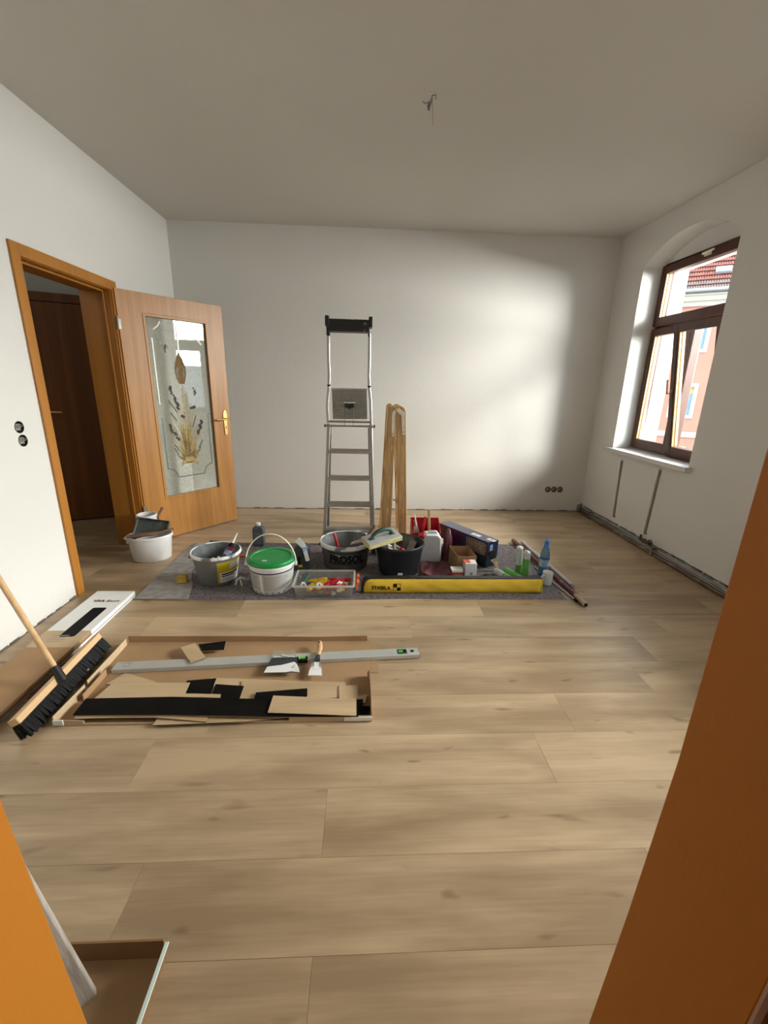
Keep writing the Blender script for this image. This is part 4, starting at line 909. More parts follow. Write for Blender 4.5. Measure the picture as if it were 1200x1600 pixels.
# ---- bottles and flask behind the buckets
def bottle_box(name, label, c, w, d, h, m, capm, neck=.016, labm=None):
    o = thing(name, label, 'bottle', c); b = MB(); x, y, z = c
    V = []; rings = [(1, 0), (1, .78), (.92, .86), (.55, .93), (.36, .95)]
    for s_, t_ in rings: V += [(x + sx * w / 2 * s_, y + sy * d / 2 * s_, z + t_ * h) for sx, sy in ((-1, -1), (1, -1), (1, 1), (-1, 1))]
    F = [(3, 2, 1, 0), tuple(len(V) - 4 + k for k in range(4))] + [(i * 4 + k, i * 4 + (k + 1) % 4, i * 4 + 4 + (k + 1) % 4, i * 4 + 4 + k) for i in range(len(rings) - 1) for k in range(4)]
    b.add(V, F); b.build('body', m, o, bev=.006, seg=3)
    b = MB(); b.lathe([(neck, h * .94), (neck * 1.15, h * .95), (neck * 1.15, h * 1.06), (neck, h * 1.075), (0, h * 1.075)], c, 18); b.build('cap', capm, o)
    if labm:
        b = MB(); b.bb(x - w * .33, x + w * .33, y - d / 2 - .0012, y - d / 2 + .001, z + h * .12, z + h * .66); b.build('label', labm, o, smooth=False)
    return o
bottle_box('chemical_bottle', 'slate grey bottle with white cap behind the green lidded bucket', (-.893, 3.56, FT), .092, .07, .190, 'bottle', 'white', .017, 'bottlelab')
fk = thing('flask', 'dark grey flat canister with a blue and white tag, behind the clear box', 'canister', (-.46, 3.05, FT))
b = MB(); P = [(-.525, 0), (-.398, 0), (-.398, .185), (-.42, .205), (-.47, .195), (-.525, .16)]
b.prism(P, lambda u, v, h: (u, h, v + FT), 3.02, 3.09); b.build('body', 'flask', fk, bev=.010, seg=3)
b = MB(); b.tube([(-.50, 3.055, .178), (-.455, 3.055, .205)], .012, 10); b.build('grip', 'flask', fk)
b = MB(); b.xf = Matrix.Translation((-.425, 3.012, .172)) @ Matrix.Rotation(R(-12), 4, 'Y'); b.box((0, 0, -.02), (.030, .003, .13)); b.xf = b.xf @ Matrix.Translation((-.018, 0, .062)) @ Matrix.Rotation(R(-28), 4, 'Y'); b.box((0, .002, .005), (.042, .003, .07)); tg = b.build('tag', 'paper', fk, smooth=False)
b = MB(); b.xf = Matrix.Translation((-.427, 3.009, .19)) @ Matrix.Rotation(R(-20), 4, 'Y'); b.box((0, 0, .0), (.040, .003, .010)); b.box((0, 0, -.016), (.036, .003, .006)); b.build('tag_print', 'skyblue', tg, smooth=False)
b = MB(); b.bb(-.478, -.462, 3.0185, 3.021, .03, .12); b.build('label_print', 'ink', fk, smooth=False)
b = MB(); b.bb(-.480, -.450, 3.0180, 3.021, .035, .055); b.build('label_print', 'labelyellow', fk, smooth=False)

# ---- clear box with levelling wedges
cb = thing('clear_box', 'clear plastic box full of coloured levelling wedges at the cloth edge', 'box', (-.252, 2.70, FT))
b = MB(); x0, x1, y0, y1 = -.434, -.072, 2.598, 2.812; hB = .092
def shell(b, x0, x1, y0, y1, h, e0, t, z=FT):
    V = []
    for zz, e in ((0, 0), (h, e0)): V += [(x0 - e, y0 - e, z + zz), (x1 + e, y0 - e, z + zz), (x1 + e, y1 + e, z + zz), (x0 - e, y1 + e, z + zz)]
    for zz, e in ((t, -t), (h, e0 - t)): V += [(x0 - e, y0 - e, z + zz), (x1 + e, y0 - e, z + zz), (x1 + e, y1 + e, z + zz), (x0 - e, y1 + e, z + zz)]
    F = [(0, 1, 2, 3), (8, 9, 10, 11)]
    for k in range(4): j = (k + 1) % 4; F += [(k, j, 4 + j, 4 + k), (8 + k, 8 + j, 12 + j, 12 + k), (4 + k, 4 + j, 12 + j, 12 + k)]
    b.add(V, F)
shell(b, x0, x1, y0, y1, hB, .012, .002); b.build('tray', 'clear', cb, bev=.004)
b = MB()
for (a, q) in (((x0 - .018, y0 - .018), (x1 + .018, y0 - .018)), ((x1 + .018, y0 - .018), (x1 + .018, y1 + .018)), ((x1 + .018, y1 + .018), (x0 - .018, y1 + .018)), ((x0 - .018, y1 + .018), (x0 - .018, y0 - .018))):
    b.bar((*a, FT + hB - .004), (*q, FT + hB - .004), .014, .012)
b.build('rim', 'clearrim', cb, bev=.003)
for yy in (2.66, 2.75):
    b = MB(); b.xf = Matrix.Translation((-.0335, yy, .082)) @ Matrix.Rotation(R(9), 4, 'Y'); b.box((0, 0, -.012), (.014, .05, .058)); b.box((.006, 0, .012), (.012, .04, .010)); b.build('clip', 'orange', cb, bev=.003)
rw = random.Random(21)
def wedge(name, label, p, L_, w, h, m, rot, group):
    b = MB(); b.xf = Matrix.Translation(p) @ Matrix.Rotation(rot[2], 4, 'Z') @ Matrix.Rotation(rot[1], 4, 'Y') @ Matrix.Rotation(rot[0], 4, 'X')
    b.prism([(-L_ / 2, 0), (L_ / 2, 0), (L_ / 2, h), (-L_ / 2, h * .12)], lambda u, v, hh: (u, hh, v), -w / 2, w / 2)
    for k in range(5): b.box((-L_ * .3 + k * L_ * .14, 0, h * (.32 + .16 * k)), (.003, w * .9, .003))
    return tag(b.build(name, m, bev=.0008), label, 'wedge', group)
spots = []
for k in range(60):
    lay = k // 20
    x = rw.uniform(-.36, -.105); y = rw.uniform(2.635, 2.775); z = .012 + .020 * lay + rw.uniform(0, .006)
    spots.append((x, y, z, lay))
cols = ['red', 'wedgeyellow', 'red', 'clear', 'red', 'wedgeyellow', 'orange', 'cream', 'red']
lbl = {'red': 'red levelling wedge lying in the clear box', 'wedgeyellow': 'yellow levelling wedge lying in the clear box', 'orange': 'orange levelling wedge lying in the clear box', 'cream': 'cream levelling wedge lying in the clear box', 'clear': 'clear levelling clip lying in the clear box'}
for k, (x, y, z, lay) in enumerate(spots):
    m = cols[k % len(cols)]
    if lay == 2: m = 'wedgeyellow' if x < -.27 else ('red' if k % 4 else 'clear')
    if lay < 2 and k % 3 == 0: m = 'clear'
    wedge('levelling_wedge' if m != 'clear' else 'levelling_clip', lbl[m], (x, y, z), rw.uniform(.06, .085), .026, .022, m, (rw.uniform(-.25, .25), rw.uniform(-.25, .25), rw.uniform(-2, 2)), {'red': 'red wedges in the clear box', 'wedgeyellow': 'yellow wedges in the clear box', 'orange': 'orange wedges in the clear box', 'cream': 'cream wedges in the clear box', 'clear': 'clear clips in the clear box'}[m])
b = MB(); b.xf = Matrix.Translation((-.285, 2.64, .072)) @ Matrix.Rotation(R(55), 4, 'X'); b.lathe([(.020, -.008), (.020, .008), (.007, .008), (.007, -.008), (.020, -.008)], (0, 0, 0), 20)
tag(b.build('tape_ring', 'paper'), 'small white ring lying on top of the wedges', 'ring')
b = MB(); b.xf = Matrix.Translation((-.150, 2.652, .078)) @ Matrix.Rotation(R(40), 4, 'X') @ Matrix.Rotation(.4, 4, 'Z'); b.prism([(-.02, -.014), (.016, -.018), (.022, .004), (.004, .02), (-.018, .010)], lambda u, v, h: (u, v, h), 0, .006)
tag(b.build('plaster_chip', 'paper', bev=.001), 'white chip lying on red wedges at the right of the clear box', 'chip')
pl = thing('pliers', 'dark green handled pliers lying in the left end of the clear box', 'pliers', (-.395, 2.70, .07))
b = MB(); b.tube([(-.405, 2.775, .085), (-.400, 2.72, .080), (-.405, 2.67, .074)], [.012, .011, .008], 10); b.tube([(-.375, 2.775, .085), (-.385, 2.72, .080), (-.395, 2.67, .074)], [.012, .011, .008], 10); b.build('handles', 'dgreen', pl)
b = MB(); b.tube([(-.40, 2.672, .074), (-.412, 2.625, .070)], [.010, .004], 8); b.tube([(-.392, 2.67, .074), (-.370, 2.63, .074)], [.008, .005], 8); b.build('jaws', 'steel', pl)

# ---- yellow level bag
yb = thing('level_bag', 'long yellow STABILA level bag with black edging along the cloth', 'bag', (.62, 2.69, FT))
def bagpoly(x0, x1, z0, z1, r):
    P = [(x1, z0), (x1, z1 - .012), (x1 - .012, z1)]
    P += [(x0 + .30, z1 + .004), (x0 + r, z1)] + [(x0 + r - r * math.sin(PI / 2 * k / 6), z1 - r + r * math.cos(PI / 2 * k / 6)) for k in range(1, 7)] + [(x0, z0)]
    return P
b = MB(); b.prism(bagpoly(-.008, 1.246, FT, .114, .05), fy, 2.662, 2.705); b.build('back_panel', 'black', yb, bev=.006)
nxb, nzb = 70, 8; V = []; Fc = []
for i in range(nxb + 1):
    for j in range(nzb + 1):
        u, v = i / nxb, j / nzb
        x = .012 + 1.228 * u; top = .104 if u > .04 else .104 - .03 * (1 - u / .04) ** 2
        puff = .014 * (math.sin(PI * min(1, max(0, v))) ** .6) * (min(1, u * 25, (1 - u) * 40) ** .5) + .0022 * math.sin(41 * u + 6 * v) * math.sin(PI * v) + .002 * math.sin(97 * u - 9 * v) * math.sin(PI * v)
        V.append((x, 2.662 - puff, FT + .001 + (top - .001) * v))
for i in range(nxb):
    for j in range(nzb): a = i * (nzb + 1) + j; Fc.append((a, a + nzb + 1, a + nzb + 2, a + 1))
nb_ = len(V); V += [(x, 2.664, z) for x, y, z in V]
per = [i * (nzb + 1) for i in range(nxb + 1)] + [nxb * (nzb + 1) + j for j in range(1, nzb + 1)] + [i * (nzb + 1) + nzb for i in range(nxb - 1, -1, -1)] + [j for j in range(nzb - 1, 0, -1)]
for a, q in zip(per, per[1:] + per[:1]): Fc.append((a, q, q + nb_, a + nb_))
b = MB(); b.add(V, Fc); fp = b.build('front_panel', 'yellow', yb, angle=60)
def bagy(x, z):
    u = (x - .012) / 1.228; top = .104 if u > .04 else .104 - .03 * (1 - u / .04) ** 2; v = min(.999, max(.001, (z - FT - .001) / (top - .001)))
    return 2.662 - (.014 * math.sin(PI * v) ** .6 * (min(1, u * 25, (1 - u) * 40) ** .5) + .0022 * math.sin(41 * u + 6 * v) * math.sin(PI * v) + .002 * math.sin(97 * u - 9 * v) * math.sin(PI * v))
ly = lambda u, v, d: (u, bagy(u, v) - .0020 - d, v)
lettering('STABILA', lambda u, v, d: ly(.062 + u, .038 + v, d), .036, 'ink', fp, bold=.0012, width=.130)
b = MB(); sq = .046; bx, bz = .212, .030
for (a0, a1, c0, c1) in ((0, .5, .5, 1), (.5, 1, 0, .5), (-.06, 1.06, 1, 1.06), (-.06, 1.06, -.06, 0), (-.06, 0, 0, 1), (1, 1.06, 0, 1)):
    for i in range(4):
        for j in range(4):
            q = [bx + (a0 + (a1 - a0) * (i + k) / 4) * sq for k in (0, 1)]; w_ = [bz + (c0 + (c1 - c0) * (j + k) / 4) * sq for k in (0, 1)]
            b.add([ly(q[0], w_[0], 0), ly(q[1], w_[0], 0), ly(q[1], w_[1], 0), ly(q[0], w_[1], 0)], [(0, 1, 2, 3)])
b.build('emblem', 'ink', fp, smooth=False)
b = MB(); b.bb(1.228, 1.242, 2.656, 2.664, FT + .006, .105); b.build('end_binding', 'labelyellow', yb, bev=.002)

# ---- white canister, red bin, bags and boxes
cn = thing('canister', 'translucent white canister with a red cap, right of the black bucket', 'canister', (.54, 3.25, FT))
b = MB(); P = [(.458, .0), (.628, .0), (.624, .205), (.600, .228), (.50, .228), (.478, .205), (.462, .195)]
b.prism(P, lambda u, v, h: (u, h, v + FT), 3.19, 3.31); b.build('body', 'canister', cn, bev=.012, seg=3)
b = MB(); b.tube([(.52, 3.25, .225), (.535, 3.25, .245), (.585, 3.25, .245), (.60, 3.25, .222)], .011, 10); b.build('handle', 'canister', cn)
b = MB(); b.tube([(.474, 3.215, .200), (.462, 3.208, .238)], [.026, .025], 16); b.build('cap', 'red', cn, bev=.002)
rb = thing('tool_bin', 'red open fronted plastic bin holding brushes behind the white canister', 'bin', (.52, 3.42, FT))
b = MB(); x0, x1, y0, y1 = .405, .640, 3.335, 3.485; t = .004
P = [(y0, 0), (y1, 0), (y1, .285), (y1 - .03, .285), (y0, .20)]
b.prism(P, lambda u, v, h: (h, u, v + FT), x0, x0 + t); b.prism(P, lambda u, v, h: (h, u, v + FT), x1 - t, x1)
b.bb(x0, x1, y1 - t, y1, FT, FT + .285); b.bb(x0, x1, y0, y0 + t, FT, FT + .20); b.bb(x0, x1, y0, y1, FT, FT + t); b.build('shell', 'red', rb, bev=.001)
b = MB(); b.bar((x0 - .004, y1, .287), (x1 + .004, y1, .287), .012, .008); b.build('rim', 'red', rb, bev=.002)
br = thing('flat_brush', 'flat paint brush with a pale handle standing in the red bin', 'brush', (.55, 3.40, .1))
b = MB(); b.bar((.556, 3.39, .12), (.548, 3.40, .32), .026, .010, up=(0, -1, 0), w1=.022); b.bar((.548, 3.40, .32), (.543, 3.405, .385), .022, .010, up=(0, -1, 0), w1=.028); b.build('handle', 'pinex', br, bev=.003)
b = MB(); b.bar((.558, 3.385, .05), (.556, 3.39, .12), .034, .016, up=(0, -1, 0)); b.build('bristles', 'bristle', br)
rt = thing('red_brush', 'brush with a red handle standing in the red bin', 'brush', (.50, 3.40, .1))
b = MB(); b.tube([(.498, 3.385, .16), (.503, 3.39, .24), (.512, 3.395, .275), (.515, 3.40, .325)], [.009, .015, .018, .011], 10, flat=.7); b.build('handle', 'red', rt)
b = MB(); b.tube([(.49, 3.38, .06), (.498, 3.385, .16)], .010, 8); b.build('bristles', 'bristle', rt)
sp = thing('filling_knife', 'grey filling knife leaning in the left of the red bin', 'knife', (.45, 3.38, .1))
b = MB(); b.bar((.455, 3.36, .12), (.435, 3.37, .262), .075, .003, up=(0, -1, .1), w1=.028); b.build('blade', 'steel', sp)
b = MB(); b.tube([(.437, 3.37, .25), (.425, 3.375, .30)], .010, 8); b.build('handle', 'greywood', sp)
stick('white_rod', 'thin white rod slanting out of the red bin', 'rod', (.49, 3.40, .08), (.425, 3.42, .345), .005, 'white', 'white')
mg = thing('maroon_bag', 'crumpled dark maroon foil bag standing between canister and blue carton', 'bag', (.665, 3.25, FT))
rm = random.Random(9); V = []; Fc = []; n = 20; hs = [0, .03, .08, .13, .18, .22, .25]
for j, z in enumerate(hs):
    s_ = [1, 1.06, 1.0, .95, .85, .6, .30][j]
    for k in range(n):
        a = 2 * PI * k / n; rx, ry = .036 * s_, .055 * s_; w_ = 1 + .10 * math.sin(5 * a + j) * (j > 0)
        V.append((.686 + .002 * j + rx * math.cos(a) * w_, 3.268 + .004 * j + ry * math.sin(a) * w_, FT + z + (.006 * math.sin(3 * a) if j > 4 else 0)))
for j in range(len(hs) - 1):
    for k in range(n): k2 = (k + 1) % n; Fc.append((j * n + k, j * n + k2, j * n + n + k2, j * n + n + k))
Fc += [tuple(range(n))[::-1], tuple((len(hs) - 1) * n + k for k in range(n))]
b = MB(); b.add(V, Fc); b.build('bag_body', 'maroon', mg, angle=50)
b = MB(); b.bar((.672, 3.225, .10), (.690, 3.245, .225), .018, .002, up=(-.6, -.6, .1)); b.build('fold', 'maroon', mg)
# long blue carton lying on a petrol carton
bA, bB = Vector((.668, 3.562, 0)), Vector((.966, 3.083, 0)); bu = (bB - bA).normalized(); bn_ = Vector((-bu.y, bu.x, 0)); BL = (bB - bA).length
pc = lambda u, v, h: tuple(bA + bu * u + bn_ * h + Vector((0, 0, v)))
lc = thing('petrol_carton', 'dark petrol carton underneath the long blue carton', 'carton', tuple(bA + bu * .3))
b = MB(); b.prism(rect(.06, BL - .004, FT, .090), pc, .002, .116); b.build('carton_body', 'petrol', lc, bev=.002)
bc = thing('blue_carton', 'long dark blue printed carton lying across the petrol carton', 'carton', tuple(bA + bu * .3 + Vector((0, 0, .0905))))
b = MB(); b.prism(rect(0, BL, .0905, .216), pc, 0, .118); bo = b.build('carton_body', 'bluebox', bc, bev=.0015)
b = MB(); b.prism([(0.001, 0.001), (BL - .001, 0.001), (BL - .001, .117), (.001, .117)], lambda u, v, h: pc(u, h, v), .216, .2166); b.build('top_print', 'bluebox2', bc, smooth=False)
b = MB(); b.prism(rect(.335, BL - .035, .100, .196), pc, -.0008, .0004); pg = b.build('picture_panel', 'level', bc, smooth=False)
b = MB(); b2 = MB(); q = 0
for i in range(8):
    for j in range(4):
        cell = rect(.340 + i * .0268, .340 + i * .0268 + .0235, .103 + j * .0232, .103 + j * .0232 + .0205); (b if (i * 3 + j * 5 + (i * j) % 3) % 3 else b2).prism(cell, pc, -.0014, 0)
b.build('picture_print', 'picture', pg, smooth=False, kind='stuff'); b2.build('picture_print', 'brownwood', pg, smooth=False, kind='stuff')
b = MB(); b.prism(rect(.001, .125, .091, .215), pc, -.0006, .0004); b.build('purple_print', 'maroon', bc, smooth=False)
b = MB(); b.prism(rect(.275, .330, .098, .205), pc, -.0006, .0004); b.build('blue_print', 'navy', bc, smooth=False)
for (u0, u1, v0, v1) in ((.345, .435, .030, .070), (.50, .575, .045, .085)):
    b = MB(); b.prism(rect(u0, u1, v0, v1), lambda u, v, h: pc(u, h, v), .2164, .2172); st = b.build('white_sticker', 'paper', bc, smooth=False)
    b = MB(); b.prism(rect(u0 + .03, u0 + .05, v0 + .01, v1 - .012), lambda u, v, h: pc(u, h, v), .2170, .2176); b.build('sticker_print', 'labelblue', st, smooth=False)
b = MB(); b.prism(rect(.025, .055, .12, .19), lambda u, v, h: pc(BL + h, v, u), -.0004, .0008); b.build('end_print', 'labelblue', bc, smooth=False)
# open cardboard box
kb = thing('open_carton', 'small open brown cardboard box in front of the blue carton', 'box', (.78, 3.09, FT))
b = MB(); V = []; Kt = [(.694, 3.203), (.716, 2.984), (.858, 2.984), (.850, 3.203)]; Kb = [(.690, 3.20), (.712, 2.986), (.854, 2.986), (.846, 3.20)]
cx_, cy_ = .778, 3.094; tt = .964
V = [(x, y, FT) for x, y in Kb] + [(x, y, .142) for x, y in Kt] + [(cx_ + (x - cx_) * tt, cy_ + (y - cy_) * tt, FT + .003) for x, y in Kb] + [(cx_ + (x - cx_) * tt, cy_ + (y - cy_) * tt, .142) for x, y in Kt]
Fc = [(0, 1, 2, 3), (8, 9, 10, 11)]
for k in range(4): j = (k + 1) % 4; Fc += [(k, j, 4 + j, 4 + k), (8 + k, 8 + j, 12 + j, 12 + k), (4 + k, 4 + j, 12 + j, 12 + k)]
b.add(V, Fc); b.build('tray', 'card', kb, smooth=False)
b = MB(); b.bar((.712, 3.02, .135), (.7125, 3.015, .08), .012, .0012, up=(1, 0, 0)); b.build('tape', 'cardlight', kb)
wx = thing('white_box', 'white small box with red print on its lid beside the open cardboard box', 'box', (.795, 2.925, FT))
b = MB(); b.bb(.752, .838, 2.886, 2.968, FT, .124); b.build('carton_body', 'paper', wx, bev=.001)
b = MB(); b.bb(.7525, .795, 2.90, 2.967, .1238, .1248); b.build('lid_print', 'orange', wx, smooth=False)
b = MB(); b.bb(.790, .810, 2.8852, 2.887, .035, .055); b.build('emblem', 'inkgrey', wx, smooth=False)
rx = thing('red_box', 'lowest small box, red with white top, beside the white box', 'box', (.695, 2.915, FT))
b = MB(); b.bb(.653, .739, 2.876, 2.952, FT, .074); b.build('carton_body', 'red', rx, bev=.001)
b = MB(); b.bb(.6535, .7385, 2.8765, 2.9515, .0738, .0750); b.bb(.655, .735, 2.8752, 2.877, .060, .0735); b.build('lid_label', 'paper', rx, smooth=False)
b = MB(); b.bb(.668, .728, 2.8748, 2.877, .012, .046); b.build('front_label', 'card', rx, smooth=False)
# maroon foil sheet on the felt
V = []; Fc = []; nx, ny = 16, 12
for e in (0, 1):
    for j in range(ny + 1):
        for i in range(nx + 1):
            u, v = i / nx, j / ny; x = .435 + .03 * v + (.215 - .01 * v) * u; y = 2.915 + .245 * v
            z = FT + .012 + .010 * math.sin(7 * u + 4 * v) * math.sin(5 * v + 1) + .006 * math.sin(15 * u - 6 * v) + (.0015 if e else 0)
            V.append((x, y, max(z, FT + .002 + .001 * e)))
n1 = (nx + 1) * (ny + 1)
for j in range(ny):
    for i in range(nx): a = j * (nx + 1) + i; q = (a, a + 1, a + nx + 2, a + nx + 1); Fc.append(tuple(k + n1 for k in q)); Fc.append(q[::-1])
b = MB(); b.add(V, Fc); M['maroonmat'] = mat('maroon_paper', (0.17, 0.045, 0.05), 0.55, var=0.25, vscale=10)
tag(b.build('sandpaper_sheet', 'maroonmat', angle=60), 'crumpled maroon sheet lying in front of the white canister', 'sheet')
# paint brush leaning at the end of the blue carton
pb_ = thing('paint_brush', 'black bristled paint brush with wooden handle at the end of the blue carton', 'brush', (1.0440, 3.0600, 0.0120))
q0, q1 = Vector((0.9900, 3.0750, 0.1500)), Vector((1.0440, 3.0430, 0.0140)); ax = (q1 - q0).normalized()
b = MB(); b.bar(q0, q0 + ax * .065, .058, .016, up=(0, -.6, .6), w1=.050); b.build('bristles', 'bristle', pb_, bev=.004)
b = MB(); b.bar(q0 + ax * .063, q0 + ax * .085, .05, .018, up=(0, -.6, .6)); b.build('ferrule', 'steel', pb_)
b = MB(); b.bar(q0 + ax * .083, q1, .036, .014, up=(0, -.6, .6), w1=.022); b.build('handle', 'pinex', pb_, bev=.004)
# caulking tubes
def tube_thing(label, p0, p1, split=.62, group=None, r=.0245):
    o = thing('foil_tube', label, 'tube', p0, group); p0, p1 = Vector(p0), Vector(p1); ax = p1 - p0
    b = MB(); b.tube([p0, p0 + ax * split], r, 18); b.build('sleeve', 'green', o, bev=.002)
    b = MB(); b.tube([p0 + ax * split, p0 + ax * .93, p0 + ax * .96, p1], [r * .97, r * .97, r * .7, r * .35], 18); b.build('plastic_end', 'white', o)
    b = MB(); b.tube([p0 + ax * .02, p0 + ax * .98], r * 1.08, 18); b.build('film', 'film', o)
    return o
tube_thing('front one of two standing green and white tubes left of the blue bottle', (1.225, 2.945, FT), (1.222, 2.945, .205), .70)
tube_thing('rear one of two standing tubes, mostly clear and white, left of the blue bottle', (1.200, 3.015, FT), (1.190, 3.015, .215), .30)
tube_thing('lying green tube, right one of two behind the yellow bag', (1.165, 2.80, .031), (1.085, 2.99, .031), .97)
tube_thing('lying clear and pale green tube, left one of two behind the yellow bag', (1.08, 2.80, .031), (1.005, 2.99, .031), .45)
b = MB(); b.box((.905, 2.85, .024), (.075, .05, .036), rot=(0, 0, .2)); b.tube([(.88, 2.85, .043), (.93, 2.855, .046)], .014, 8); tag(b.build('black_plug', 'black', bev=.006), 'small black plastic piece behind the middle of the yellow bag', 'plug')
# water bottle and mug
wbt = thing('water_bottle', 'blue plastic water bottle with blue cap at the right end of the cloth', 'bottle', (1.362, 2.945, FT))
c = (1.362, 2.945, FT); r = .036
b = MB(); b.lathe([(0, .004), (r * .6, 0), (r * .95, .006), (r, .02), (r, .06), (r * .94, .07), (r, .08), (r, .145), (r * .93, .155), (r * .98, .165), (r * .85, .195), (r * .6, .222), (.0145, .242), (.0135, .252), (0, .252)], c, 24); b.build('body', 'water', wbt, angle=60)
b = MB(); b.lathe([(r + .0008, .085), (r + .0008, .140)], c, 24); b.build('label', 'labelblue', wbt)
b = MB(); b.lathe([(.0165, .240), (.0175, .262), (.0125, .268), (.0115, .292), (0, .296)], c, 18); b.build('cap', 'bluecap', wbt)
b = MB(); b.box((1.362 - .006, 2.93, FT + .282), (.028, .03, .014), rot=(0, .5, 0)); b.build('cap_flap', 'bluecap', wbt, bev=.003)
mgg = thing('mug', 'white mug standing at the right end of the yellow bag', 'mug', (1.335, 2.803, FT)); c = (1.335, 2.803, FT)
b = MB(); b.lathe([(0, 0), (.031, 0), (.034, .004), (.0355, .09), (.035, .096), (.032, .096), (.031, .09), (.029, .008), (0, .008)], c, 28); b.build('cup', 'white', mgg, angle=50)
b = MB(); b.torus((1.302, 2.787, FT + .05), .024, .006, 'y', 20, 8, PI * .5, PI * 1.5, oval=(.8, 1.1)); b.build('handle', 'white', mgg)
# poles at the right edge of the cloth
b1 = thing('maroon_pole', 'spattered maroon extension pole lying along the right edge of the cloth', 'pole', (1.4580, 2.5610, 0.0200))
q0, q1, q2 = Vector((1.383, 3.60, .0205)), Vector((1.4530, 2.5970, 0.0200)), Vector((1.4530, 2.4640, 0.0200))
b = MB(); b.tube([q0, q1], .0165, 14); b.build('shaft', 'pole', b1)
b = MB(); b.tube([q1, q1 + (q2 - q1) * .15, q2], [.019, .017, .0165], 14); b.build('tip', 'poletip', b1)
b = MB(); b.tube([q2, q2 + (q2 - q1).normalized() * .003], .012, 12); b.build('end_hole', 'ink', b1)
b = MB(); b.tube([q0 + Vector((0, .0, 0)), q0 + Vector((-.004, .07, 0))], .018, 12); b.build('grip', 'brownwood', b1)
b2_ = thing('grey_pole', 'pale grey pole lying beside the maroon pole on its right', 'pole', (1.5280, 2.9610, 0.0200))
q0, q1 = Vector((1.4880, 3.6380, 0.0160)), Vector((1.5000, 2.7630, 0.0160)); q1.x = max(q1.x, 1.497); q0.x = 1.452
b = MB(); b.tube([q0, q1], .0145, 12); b.build('shaft', 'polegrey', b2_)
b = MB(); b.tube([q1, q1 + (q1 - q0).normalized() * .02], .0125, 12); b.build('end_cap', 'gutter', b2_)
b3_ = thing('thin_rod', 'thin pale rod lying along the left side of the maroon pole', 'rod', (1.3960, 2.6650, 0.0100))
b = MB(); b.tube([(1.362, 3.1, .010), (1.425, 2.56, .010)], .0055, 8); b.build('shaft', 'polegrey', b3_); b = MB(); b.tube([(1.425, 2.56, .010), (1.428, 2.535, .010)], .007, 8); b.build('tip', 'ink', b3_)

# ---- small things around the buckets
b = MB(); b.xf = Matrix.Translation((-1.252, 2.815, FP + .0285)) @ Matrix.Rotation(R(8), 4, 'Z') @ Matrix.Rotation(R(-8), 4, 'X'); b.box((0, 0, 0), (.068, .045, .055), taper=.95); tag(b.build('sponge', 'ysponge', bev=.006), 'yellow sponge on the pale fleece left of the grey bucket', 'sponge')
cl = thing('clamp', 'small grey spring clamp between the grey bucket and the green lidded bucket', 'clamp', (-.842, 2.79, FT))
b = MB(); b.tube([(-.875, 2.765, .012), (-.865, 2.78, .045), (-.84, 2.785, .060), (-.812, 2.785, .050)], [.007, .010, .011, .006], 8); b.tube([(-.842, 2.785, .055), (-.838, 2.775, .03), (-.830, 2.76, .010)], [.008, .006, .006], 8); b.build('jaw', 'level', cl)
b = MB(); b.torus((-.85, 2.80, .03), .016, .005, 'y', 14, 6); b.build('spring', 'steel', cl)
pn = thing('marker_pen', 'red marker pen with blue cap lying behind the grey bucket', 'pen', (-.95, 3.30, .01))
b = MB(); b.tube([(-1.04, 3.30, FT + .010), (-.905, 3.285, FT + .010)], .0095, 10); b.build('barrel', 'orange', pn); b = MB(); b.tube([(-.905, 3.285, FT + .010), (-.865, 3.281, FT + .010)], .0105, 10); b.build('cap', 'bluecap', pn)
ft_ = thing('floor_trowel', 'flat grey trowel with dark handle lying at the back corner of the fleece', 'trowel', (-1.37, 3.55, .01))
b = MB(); b.box((-1.32, 3.53, FP + .003), (.21, .09, .003), rot=(0, 0, -.15)); b.build('blade', 'level', ft_, bev=.001)
b = MB(); b.tube([(-1.31, 3.535, FP + .004), (-1.30, 3.535, FP + .035), (-1.20, 3.52, FP + .035), (-1.19, 3.515, FP + .004)], .010, 8); b.build('handle', 'flask', ft_)
b = MB(); b.box((-1.335, 3.28, FP + .010), (.05, .022, .018), rot=(0, 0, .4)); tag(b.build('wood_block', 'brownwood', bev=.002), 'small brown wooden block lying behind the grey bucket on the fleece', 'block')

# ================================================================ ladders
ld = thing('step_ladder', 'aluminium step ladder with black tool tray and folded up platform', 'ladder', (-.13, 3.42, FT))
ly_ = lambda z: 3.385 + .068 * z
def lx(px, py, z): return 0
LB, LT = (-0.3120, 3.3900, 0.1490), (-0.2710, 3.4550, 1.0650); RB, RT_ = (0.0870, 3.3900, 0.1680), (0.0550, 3.4550, 1.0610)
def railx(a, b_, z): t = (z - a[2]) / (b_[2] - a[2]); return a[0] + (b_[0] - a[0]) * t
for a, b_ in ((LB, LT), (RB, RT_)):
    m = MB(); zt = 1.30
    m.bar((railx(a, b_, FT), ly_(0), FT + .020), (railx(a, b_, 1.06), ly_(1.06), 1.06), .026, .056, up=(0, 1, 0)); m.build('rail', 'alu', ld, bev=.004)
    m = MB(); m.bar((railx(a, b_, FT), ly_(0), FT + .004), (railx(a, b_, .06), ly_(.06), .055), .034, .064, up=(0, 1, 0)); m.build('foot', 'black', ld, bev=.003)
